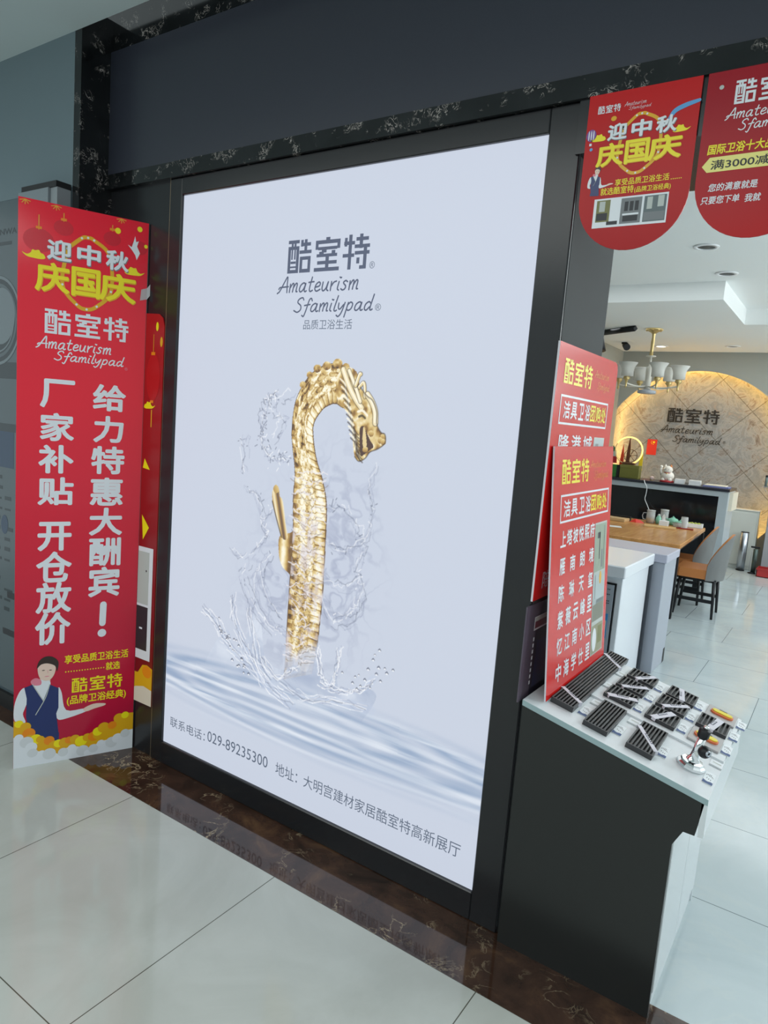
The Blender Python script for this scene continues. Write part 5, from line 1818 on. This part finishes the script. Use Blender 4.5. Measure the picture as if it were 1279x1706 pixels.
for i, (x, y) in enumerate(((-.050, -.02), (-.018, -.022), (.014, -.018), (.046, -.02), (-.034, .018), (.0, .02), (.034, .018))):
    lab = 'small yellow-green fruit lying in the white box on the tea table'
    p = Vector((-1.285 + x, 5.925 + y, TZ + .036))
    if fr0 is None:
        fr0 = thing('fruit', lab, 'fruit', p, group='fruit in the white box')
        mb = MB(); mb.ball((0, 0, 0), .0155, mat('fruit_green', (176, 186, 70), .35), 14, 1, 1, .95); mb.build('flesh', fr0)
        mb = MB(); mb.tube([(0, 0, .013), (.002, 0, .019)], .0015, mat('stem_brown', (80, 60, 36), .6), 6); mb.build('stem', fr0)
    else:
        copy_thing(fr0, lab, p)
bt = thing('bamboo_tray', 'long pale bamboo tray along the middle of the tea table', 'tray', (-1.53, 5.47, TZ), rotz=math.radians(14))
mb = MB(); mb.box(-.15, .15, -.055, .055, 0, .008, bamboo, .002); mb.build('base', bt)
mb = MB(); mb.box(-.15, .15, -.055, -.049, .008, .016, bamboo); mb.build('rim', bt)
mb = MB(); mb.box(-.15, .15, .049, .055, .008, .016, bamboo); mb.build('rim', bt)
rw = thing('wrapped_sweets', 'crumpled red packet left of the glass jug', 'packet', (-1.80, 5.66, TZ))
mb = MB(); mb.add([(-.07, -.03, 0), (.0, -.045, 0), (.075, -.02, 0), (.06, .035, 0), (-.03, .045, 0), (-.02, -.005, .035), (.03, .005, .026), (-.05, .01, .022)],
                  [(0, 1, 5), (1, 6, 5), (1, 2, 6), (2, 3, 6), (3, 5, 6), (3, 4, 5), (4, 7, 5), (4, 0, 7), (0, 5, 7)], mat('red_foil', (214, 54, 40), .3)); mb.build('packet', rw)
dt = thing('tea_tray', 'dark and tan tea tray at the left edge of the visible table', 'tray', (-1.99, 5.60, TZ), rotz=math.radians(-4))
mb = MB(); mb.box(-.09, .11, -.10, .06, 0, .03, mat('tan_tray', (196, 164, 118), .5), .003); mb.build('box', dt)
mb = MB(); mb.box(-.09, .115, .061, .085, 0, .048, black_metal, .003); mb.build('tool_rack', dt)
ps = thing('paper_sheet', 'white sheet of paper on the near left of the tea table', 'paper', (-1.88, 5.02, TZ), rotz=math.radians(20))
mb = MB(); mb.box(-.09, .09, -.06, .06, 0, .0015, white_plastic); mb.build('sheet', ps)

# reception desk
dk = thing('reception_desk', 'black-fronted reception desk with pale frame and dark top, behind the tea table', 'desk', (-1.97, 6.85, 0))
desk_pale = mat('desk_pale_frame', (170, 180, 186), 0.3)
mb = MB(); mb.box(-2.82, -1.09, 6.58, 7.12, 1.015, 1.045, mat('desk_dark_top', (40, 42, 52), .25), .002); build_at(mb, 'top', dk)
mb = MB(); mb.box(-2.82, -1.10, 6.60, 7.10, .955, 1.015, desk_pale); build_at(mb, 'top_rail', dk)
mb = MB(); mb.box(-1.195, -1.10, 6.60, 7.10, 0, .955, desk_pale); build_at(mb, 'end_post', dk)
mb = MB(); mb.box(-2.82, -1.195, 6.63, 6.66, 0.0, .955, mat('black_glass_front', (22, 24, 28), .12)); build_at(mb, 'front_panel', dk)
mb = MB(); mb.box(-1.10, -1.065, 6.70, 7.10, .80, 1.0, mat('cream_side', (214, 206, 188), .5)); build_at(mb, 'side_box', dk)
DZ = 1.0455
gb = thing('green_box', 'bright green carton at the left end of the reception desk', 'box', (-2.41, 6.76, DZ))
mb = MB(); mb.box(-.045, .04, -.05, .05, 0, .145, mat('green_carton', (52, 120, 46), .4), .002); mb.build('carton', gb)
mb = MB(); mb.box(.041, .075, -.045, .045, 0, .145, black_matte); mb.build('dark_side', gb)
ob = thing('olive_box', 'olive green box on the reception desk under the glowing wheel', 'box', (-2.212, 6.75, DZ))
mb = MB(); mb.box(-.112, .112, -.06, .06, 0, .155, mat('olive_carton', (108, 108, 46), .45), .003); mb.build('body', ob)
mb = MB(); mb.box(-.114, .114, -.062, .062, .12, .156, mat('olive_lid', (118, 116, 54), .45), .003); mb.build('lid', ob)
wl = thing('ring_lamp', 'round ornament with a glowing yellow ring and dark spokes, on the olive box', 'lamp', (-2.262, 6.75, DZ + .157))
mb = MB()
cz = .168
mb.tube([(.160 * math.cos(a), 0, cz + .160 * math.sin(a)) for a in np.linspace(math.radians(-100), math.radians(150), 40)], .0085, mat('warm_ring', (255, 214, 120), .4, emit=1.6), 10)  # lamp ring; its right-side reflection is put into the emission too
mb.build('lit_ring', wl)
mb = MB()
mb.tube([(.160 * math.cos(a), 0, cz + .160 * math.sin(a)) for a in np.linspace(math.radians(150), math.radians(260), 20)], .005, brass, 8)
mb.build('ring_frame', wl)
wdn = mat('dark_wood', (84, 52, 30), .5)
mb = MB()
for k in range(6):
    a = math.radians(10 + 60 * k)
    mb.tube([(.03, 0, cz - .06), (.03 + .075 * math.cos(a), 0, cz - .06 + .075 * math.sin(a))], .0035, wdn, 6)
mb.tube([(.03 + .075 * math.cos(a), 0, cz - .06 + .075 * math.sin(a)) for a in np.linspace(0, 2 * math.pi, 25)], .004, wdn, 6)
mb.build('water_wheel', wl)
mb = MB(); mb.box(-.05, .09, -.03, .03, 0, .028, wdn, .004); mb.build('base', wl)
for (x, hgt, m_, lab) in ((-2.362, .26, mat('vermilion_silk', (206, 62, 24), .5), 'slim red-orange pennant flag behind the glowing ring'), (-2.292, .36, mat('umber_silk', (96, 52, 30), .5), 'tall pointed brown ornament rising behind the glowing ring'),
                          (-2.135, .26, mat('yellow_silk', (214, 190, 40), .5), 'yellow pennant flag behind the right side of the glowing ring')):
    f_ = thing('pennant_ornament', lab, 'ornament', (x, 6.86, DZ))
    mb = MB(); mb.lathe([(0, 0), (.022, 0), (.020, .006), (.004, .010), (.004, hgt + .06)], (0, 0, 0), wdn, 12); mb.build('stand', f_)
    mb = MB(); mb.prism([(-.024, .10), (.026, .10), (.022, hgt), (.006, hgt + .14), (-.012, hgt)], -.008, .002, m_, 'y'); mb.build('cloth', f_)
tf = thing('triangle_pennant', 'green white and red triangular flag at the left end of the reception desk', 'flag', (-2.47, 6.86, DZ))
mb = MB(); mb.lathe([(0, 0), (.02, 0), (.018, .006), (.003, .01), (.003, .30)], (0, 0, 0), brass, 12); mb.build('stand', tf)
mb = MB()
mb.prism([(-.045, .30), (.035, .30), (-.005, .375)], -.004, .0, mat('flag_green', (36, 92, 58), .6), 'y')
mb.prism([(-.05, .24), (.045, .24), (.035, .30), (-.045, .30)], -.004, .0, pale_print, 'y')
mb.prism([(-.055, .16), (.055, .16), (.045, .24), (-.05, .24)], -.004, .0, red_deep, 'y')
mb.build('cloth', tf)
bo = thing('round_ornament', 'small pale round ornament left of the white cat figurine', 'ornament', (-1.965, 6.78, DZ))
mb = MB(); mb.ball((0, 0, .026), .026, mat('blush_glaze', (206, 184, 180), .3), 16); mb.build('ball', bo)
mb = MB(); mb.lathe([(0, 0), (.018, 0), (.014, .006), (0, .008)], (0, 0, 0), brass, 14); mb.build('foot', bo)
# beckoning cat figurine
ct = thing('cat_figurine', 'white beckoning cat figurine with red collar on the reception desk', 'figurine', (-1.79, 6.76, DZ))
catw = mat('cat_white_glaze', (228, 222, 212), .25)
mb = MB()
mb.ball((0, 0, .07), .065, catw, 20, 1.15, .95, .95)
mb.ball((0, -.008, .142), .050, catw, 20, 1.08, 1, .95)
mb.ball((-.04, -.035, .028), .024, catw, 14); mb.ball((.04, -.035, .028), .024, catw, 14)
mb.build('body', ct)
mb = MB(); mb.tube([(-.062, -.01, .085), (-.078, -.02, .125), (-.072, -.03, .165)], .016, catw, 12, True, [.018, .016, .017]); mb.ball((-.072, -.03, .172), .019, catw, 14); mb.build('raised_paw', ct)
for sx, m_ in ((-1, catw), (1, mat('cat_orange', (206, 122, 60), .3))):
    mb = MB(); mb.lathe([(.018, 0), (.010, .018), (0, .032)], (sx * .030, -.005, .176), m_, 4, False); mb.build('ear', ct)
mb = MB(); mb.lathe([(.046, .112), (.051, .106), (.046, .100)], (0, -.004, 0), mat('collar_red', (168, 34, 34), .4), 24); mb.ball((0, -.052, .100), .009, brass, 10); mb.build('collar', ct)
mb = MB()
for (x, z, r_) in ((-.018, .150, .004), (.018, .150, .004), (0, .138, .003)):
    mb.ball((x, -.055, z), r_, ink_print, 8)
mb.build('face', ct)
mb = MB(); mb.lathe([(0, 0), (.075, 0), (.080, .010), (.070, .020), (0, .022)], (0, 0, 0), mat('cushion_red', (176, 40, 46), .6), 24); mb.build('cushion', ct)
for (x, w_, h_, lab) in ((-1.650, .052, .050, 'short stack of white papers right of the cat figurine'), (-1.485, .062, .052, 'white paper stack in the middle right of the reception desk')):
    p = thing('paper_stack', lab, 'papers', (x, 6.78, DZ), rotz=.1, group='paper stacks on the desk')
    mb = MB()
    random.seed(int(-x * 1000))
    for k in range(6):
        d_ = .004 * (random.random() - .5)
        mb.box(-w_ + d_, w_ + d_, -.07 + d_, .07 + d_, h_ * k / 6, h_ * (k + .92) / 6, white_plastic)
    mb.build('sheets', p)
fl = thing('document_folder', 'low pile of blue and cream folders at the right end of the desk', 'folders', (-1.25, 6.78, DZ))
mb = MB(); mb.box(-.135, .13, -.10, .10, 0, .014, mat('folder_blue', (116, 124, 176), .4), .002); mb.build('lower_folder', fl)
mb = MB(); mb.box(-.12, .10, -.09, .09, .0145, .026, mat('folder_cream', (224, 216, 196), .5), .002); mb.build('upper_folder', fl)
mb = MB()
cord = [(-2.0, 6.572, 1.05), (-1.985, 6.560, 1.02), (-1.958, 6.565, .97), (-1.962, 6.585, .90), (-1.968, 6.59, .83), (-1.93, 6.56, .77), (-1.88, 6.50, .71), (-1.80, 6.42, .63), (-1.76, 6.30, .45), (-1.76, 6.2, .2), (-1.77, 6.2, .012)]
mb.tube(catmull(cord, 6), .0045, white_plastic, 6)
tag(mb.build('power_cord'), 'white power cord hanging down the black front of the desk', 'cord')

# low pale cabinet, bin and small things at the right
lc = thing('low_cabinet', 'low pale cabinet against the back wall beside the reception desk', 'cabinet', (-1.25, 7.94, 0))
mb = MB(); mb.box(-1.62, -.89, 7.88, 8.04, 0, .735, mat('pale_cabinet', (196, 200, 194), .4), .004); build_at(mb, 'body', lc)
mb = MB(); mb.box(-1.62, -.885, 7.872, 8.042, .735, .750, mat('cabinet_top', (206, 208, 202), .3), .003); build_at(mb, 'top', lc)
mb = MB(); mb.box(-1.60, -1.26, 7.866, 7.88, .05, .71, mat('pale_cabinet', (196, 200, 194), .4), .002); build_at(mb, 'door', lc)
mb = MB(); mb.box(-1.25, -.91, 7.866, 7.88, .05, .71, mat('pale_cabinet', (196, 200, 194), .4), .002); build_at(mb, 'door', lc)
bn = thing('steel_bin', 'tall slim silver cylinder bin standing before the low pale cabinet', 'bin', (-1.005, 7.76, 0))
mb = MB(); mb.lathe([(0, .006), (.046, .006), (.046, .475), (.040, .478), (.040, .10), (0, .10)], (0, 0, 0), steel, 28); mb.build('body', bn)
mb = MB(); mb.lathe([(0, 0), (.050, 0), (.050, .012), (.046, .014)], (0, 0, 0), black_metal, 28); mb.build('base', bn)
mb = MB(); mb.lathe([(.040, .477), (.047, .477), (.047, .484), (.040, .484)], (0, 0, 0), black_metal, 28); mb.build('rim', bn)
st = thing('floor_pump', 'dark upright pump-like stand on the floor right of the silver bin', 'stand', (-.865, 7.66, 0))
mb = MB(); mb.lathe([(0, 0), (.045, 0), (.045, .010), (.018, .018), (0, .018)], (0, 0, 0), black_metal, 20); mb.build('base', st)
mb = MB(); mb.lathe([(0, .015), (.026, .015), (.026, .30), (.012, .31), (0, .31)], (.012, 0, 0), mat('green_grey_metal', (70, 84, 80), .35, metal=.4), 20); mb.build('cylinder', st)
mb = MB(); mb.box(-.045, .055, -.012, .012, .315, .335, black_metal, .004); mb.build('handle', st)
mb = MB(); mb.tube([(-.03, 0, .02), (-.035, .01, .15), (-.02, .0, .31)], .003, steel, 6); mb.build('hose', st)
rb = thing('red_crate', 'red box on the floor at the right picture edge, by the grey unit', 'box', (-.70, 7.58, 0))
redc = mat('red_crate', (164, 44, 44), .4)
mb = MB(); mb.box(-.10, .12, -.10, .10, 0, .008, redc)
for (a, b, c, d_) in ((-.10, .12, -.10, -.092), (-.10, .12, .092, .10), (-.10, -.092, -.10, .10), (.112, .12, -.10, .10)):
    mb.box(a, b, c, d_, 0, .105, redc)
mb.build('tub', rb)
mb = MB(); mb.box(-.104, .124, -.106, -.100, .085, .105, redc); mb.build('lip', rb)
gu = thing('grey_fixture_unit', 'tall grey unit at the right picture edge carrying a shower fixture', 'display unit', (-.62, 7.90, 0))
mb = MB(); mb.box(-.79, -.42, 7.78, 8.04, 0, .86, mat('unit_grey', (150, 152, 156), .35), .004); build_at(mb, 'body', gu)
mb = MB(); mb.box(-.795, -.415, 7.772, 8.045, .86, .875, mat('unit_grey_top', (176, 178, 180), .3), .003); build_at(mb, 'top', gu)
mb = MB(); mb.box(-.77, -.44, 7.770, 7.78, .60, .62, black_metal); build_at(mb, 'handle', gu)
sh = thing('shower_fixture', 'chrome shower fixture with shelf and coiled hose on the grey unit', 'shower fixture', (-.74, 7.88, .8755))
mb = MB(); mb.lathe([(0, 0), (.03, 0), (.03, .008), (.009, .012), (.009, .20), (0, .20)], (0, 0, 0), chrome, 18); mb.build('post', sh)
mb = MB(); mb.box(-.16, .10, -.03, .03, .175, .186, steel, .002); mb.build('shelf', sh)
mb = MB(); mb.lathe([(0, .187), (.016, .187), (.016, .295), (.012, .30), (0, .30)], (-.13, 0, 0), mat('teal_bottle', (96, 112, 110), .3), 16); mb.build('handset', sh)
mb = MB(); mb.lathe([(0, .30), (.017, .30), (.017, .325), (0, .325)], (-.13, 0, 0), black_metal, 16); mb.build('cap', sh)
mb = MB()
mb.tube([(-.145 + .0012 * k + .018 * math.cos(k * .7) * .5, .018 * math.sin(k * .7), .165 - .0016 * k) for k in range(70)], .003, steel, 6)
mb.build('coiled_hose', sh)

# wall lettering on the stone, flag
ws = thing('wall_logo', 'black raised shop logo lettering on the round stone panel', 'wall lettering', (-1.84, BY + .27, 1.74), WALL)
SC_ = (BY + .27 + 1.851) / (8.15 + 1.851)
WXf = lambda x: x * SC_ + 1.84
WZf = lambda z: 1.5 + (z - 1.5) * SC_ - 1.74
blk = mat('black_letters', (34, 32, 30), .4)
mb = MB(); logo(mb, (WXf(-2.17), WXf(-1.533), WZf(1.782), WZf(1.966)), blk, .012)
mb.build('logo_lettering', ws)
mb = MB(); handwriting(mb, 'Amateurism', (WXf(-2.238), WXf(-1.592), WZf(1.640), WZf(1.735)), blk, .012, .085); mb.build('script_lettering', ws)
mb = MB(); handwriting(mb, 'Sfamilypad', (WXf(-2.071), WXf(-1.478), WZf(1.490), WZf(1.612)), blk, .012, .085); text_fit(mb, '®', (WXf(-1.455), WXf(-1.42), WZf(1.54), WZf(1.575)), blk, .012); mb.build('script_lettering', ws)
fg = thing('paper_flag', 'small red paper flag with yellow stars on the stone panel beside the lettering', 'flag', (-2.38, BY + .27, 1.42), WALL)
mb = MB(); mb.box(-.065, .065, -.105, .11, .002, .006, mat('flag_red', (208, 52, 38), .5)); mb.build('cloth', fg)
mb = MB()


def star(mb, x, y, r_, m_, h):
    mb.poly([(x + (r_ if k % 2 == 0 else r_ * .4) * math.cos(math.pi / 2 + math.pi * k / 5), y + (r_ if k % 2 == 0 else r_ * .4) * math.sin(math.pi / 2 + math.pi * k / 5)) for k in range(10)], m_, h)


star(mb, .022, .072, .022, yellow_print, .0066)
for (x, y) in ((-.008, .085), (-.012, .066), (-.004, .05), (.016, .042)):
    star(mb, x, y, .008, yellow_print, .0066)
mb.build('stars', fg)

# chandelier
CX, CY = -1.98, 6.11
cd = thing('chandelier', 'pale chandelier with six frosted glass shades hanging over the tea table', 'chandelier', (CX, CY, 2.70))
ivory = mat('ivory_metal', (206, 204, 194), .35, metal=.2)
frost = mat('frosted_glass', (232, 232, 226), .55, trans=.35)
mb = MB(); mb.lathe([(0, 0), (.088, 0), (.092, -.010), (.075, -.018), (.03, -.042), (.022, -.052), (0, -.052)], (0, 0, 0), brass, 24)
for k in range(8):
    a = k * math.pi / 4
    mb.ball((.075 * math.cos(a), .075 * math.sin(a), -.016), .016, brass, 10, 1, 1, .6)
mb.build('canopy', cd)
mb = MB(); mb.lathe([(.020, -.05), (.016, -.09), (.019, -.14), (.016, -.22), (.020, -.285), (0, -.285)], (0, 0, 0), brass, 16); mb.build('stem', cd)
mb = MB(); mb.lathe([(0, -.283), (.052, -.286), (.050, -.294), (.012, -.30), (.012, -.40), (.034, -.405), (.036, -.46), (.030, -.60), (.038, -.62), (.038, -.645), (0, -.645)], (0, 0, 0), ivory, 24); mb.build('column', cd)
mb = MB(); mb.lathe([(0, -.645), (.06, -.648), (.095, -.655), (.096, -.685), (.08, -.692), (0, -.692)], (0, 0, 0), mat('bowl_grey', (172, 178, 186), .3), 28); mb.build('bottom_bowl', cd)
for k in range(6):
    a = math.radians(60 * k)
    c_, s_ = math.cos(a), math.sin(a)
    mb = MB()
    mb.tube(catmull([(.03 * c_, .03 * s_, -.615), (.14 * c_, .14 * s_, -.625), (.25 * c_, .25 * s_, -.615), (.312 * c_, .312 * s_, -.602)], 5), .009, ivory, 8)
    mb.lathe([(0, -.655), (.007, -.65), (.011, -.63), (.008, -.61), (.012, -.60), (.016, -.575), (.034, -.56), (.036, -.545), (.026, -.535), (.030, -.53), (0, -.53)], (.312 * c_, .312 * s_, 0), brass, 14)
    arm_ = mb.build('arm', cd)
    mb = MB(); mb.lathe([(.030, -.532), (.064, -.528), (.063, -.47), (.070, -.435), (.099, -.388), (.096, -.386), (.067, -.435), (.060, -.47), (.060, -.524), (.030, -.528)], (.312 * c_, .312 * s_, 0), frost, 24); mb.build('shade', arm_)

# recessed downlights
dl_dark = mat('lamp_recess', (84, 86, 84), .5)
dl = None
lit = mat('lamp_lit', (255, 244, 214), .5, emit=6.0)
for (x, y, z, on, lab) in ((-1.045, 3.455, 2.85, False, 'unlit round ceiling downlight nearest the doorway, grey inside'), (-1.035, 4.30, 2.85, False, 'second unlit round ceiling downlight, just before the lowered ceiling'),
                           (-1.40, 7.50, 2.70, False, 'flat round ceiling downlight near the back wall, right of the chandelier'), (-2.225, 7.52, 2.70, True, 'lit round ceiling downlight behind the chandelier stem')):
    d_ = thing('ceiling_downlight', lab, 'downlight', (x, y, z), group='recessed ceiling downlights')
    mb = MB(); mb.lathe([(.058, -.0005), (.085, -.0005), (.083, -.006), (.060, -.010), (.058, -.0005)], (0, 0, 0), white_plastic, 32); mb.build('trim_ring', d_)
    mb = MB(); mb.lathe([(0, -.002), (.058, -.002), (.057, -.004), (0, -.004)], (0, 0, 0), lit if on else dl_dark, 28); mb.build('lamp', d_)

# track lights
tr = thing('track_rail', 'black lighting track fixed under the ceiling left of the chandelier', 'track', (-2.28, 6.0, 2.70))
mb = MB(); mb.tube([(-.28, .18, -.03), (.165, -.13, -.03)], .03, black_metal, 4); mb.build('rail', tr)
for (loc, aim, lab) in (((-2.50, 5.92, 2.70), (.05, -.03, -.17), 'black track spotlight pointing down beside the grey door jamb'), ((-2.59, 7.2, 2.70), (.06, -.10, -.05), 'black track spotlight high at the back left of the ceiling')):
    sp = thing('track_spotlight', lab, 'spotlight', loc)
    mb = MB(); mb.box(-.03, .03, -.03, .03, -.02, 0, black_metal); mb.build('mount', sp)
    dz = -.14 if aim[2] < -.1 else -.03
    mb = MB(); mb.tube([(0, 0, -.018), (.012, 0, dz * .5), (0, 0, dz - .02)], .012, black_metal, 8); mb.build('yoke', sp)
    v = Vector(aim); p0 = Vector((.01, 0, dz)); L_ = v.length
    mb = MB(); mb.tube([p0 - v * .25, p0, p0 + v * .75], .04, black_metal, 16, True, [.032, .038, .042]); mb.build('head', sp)
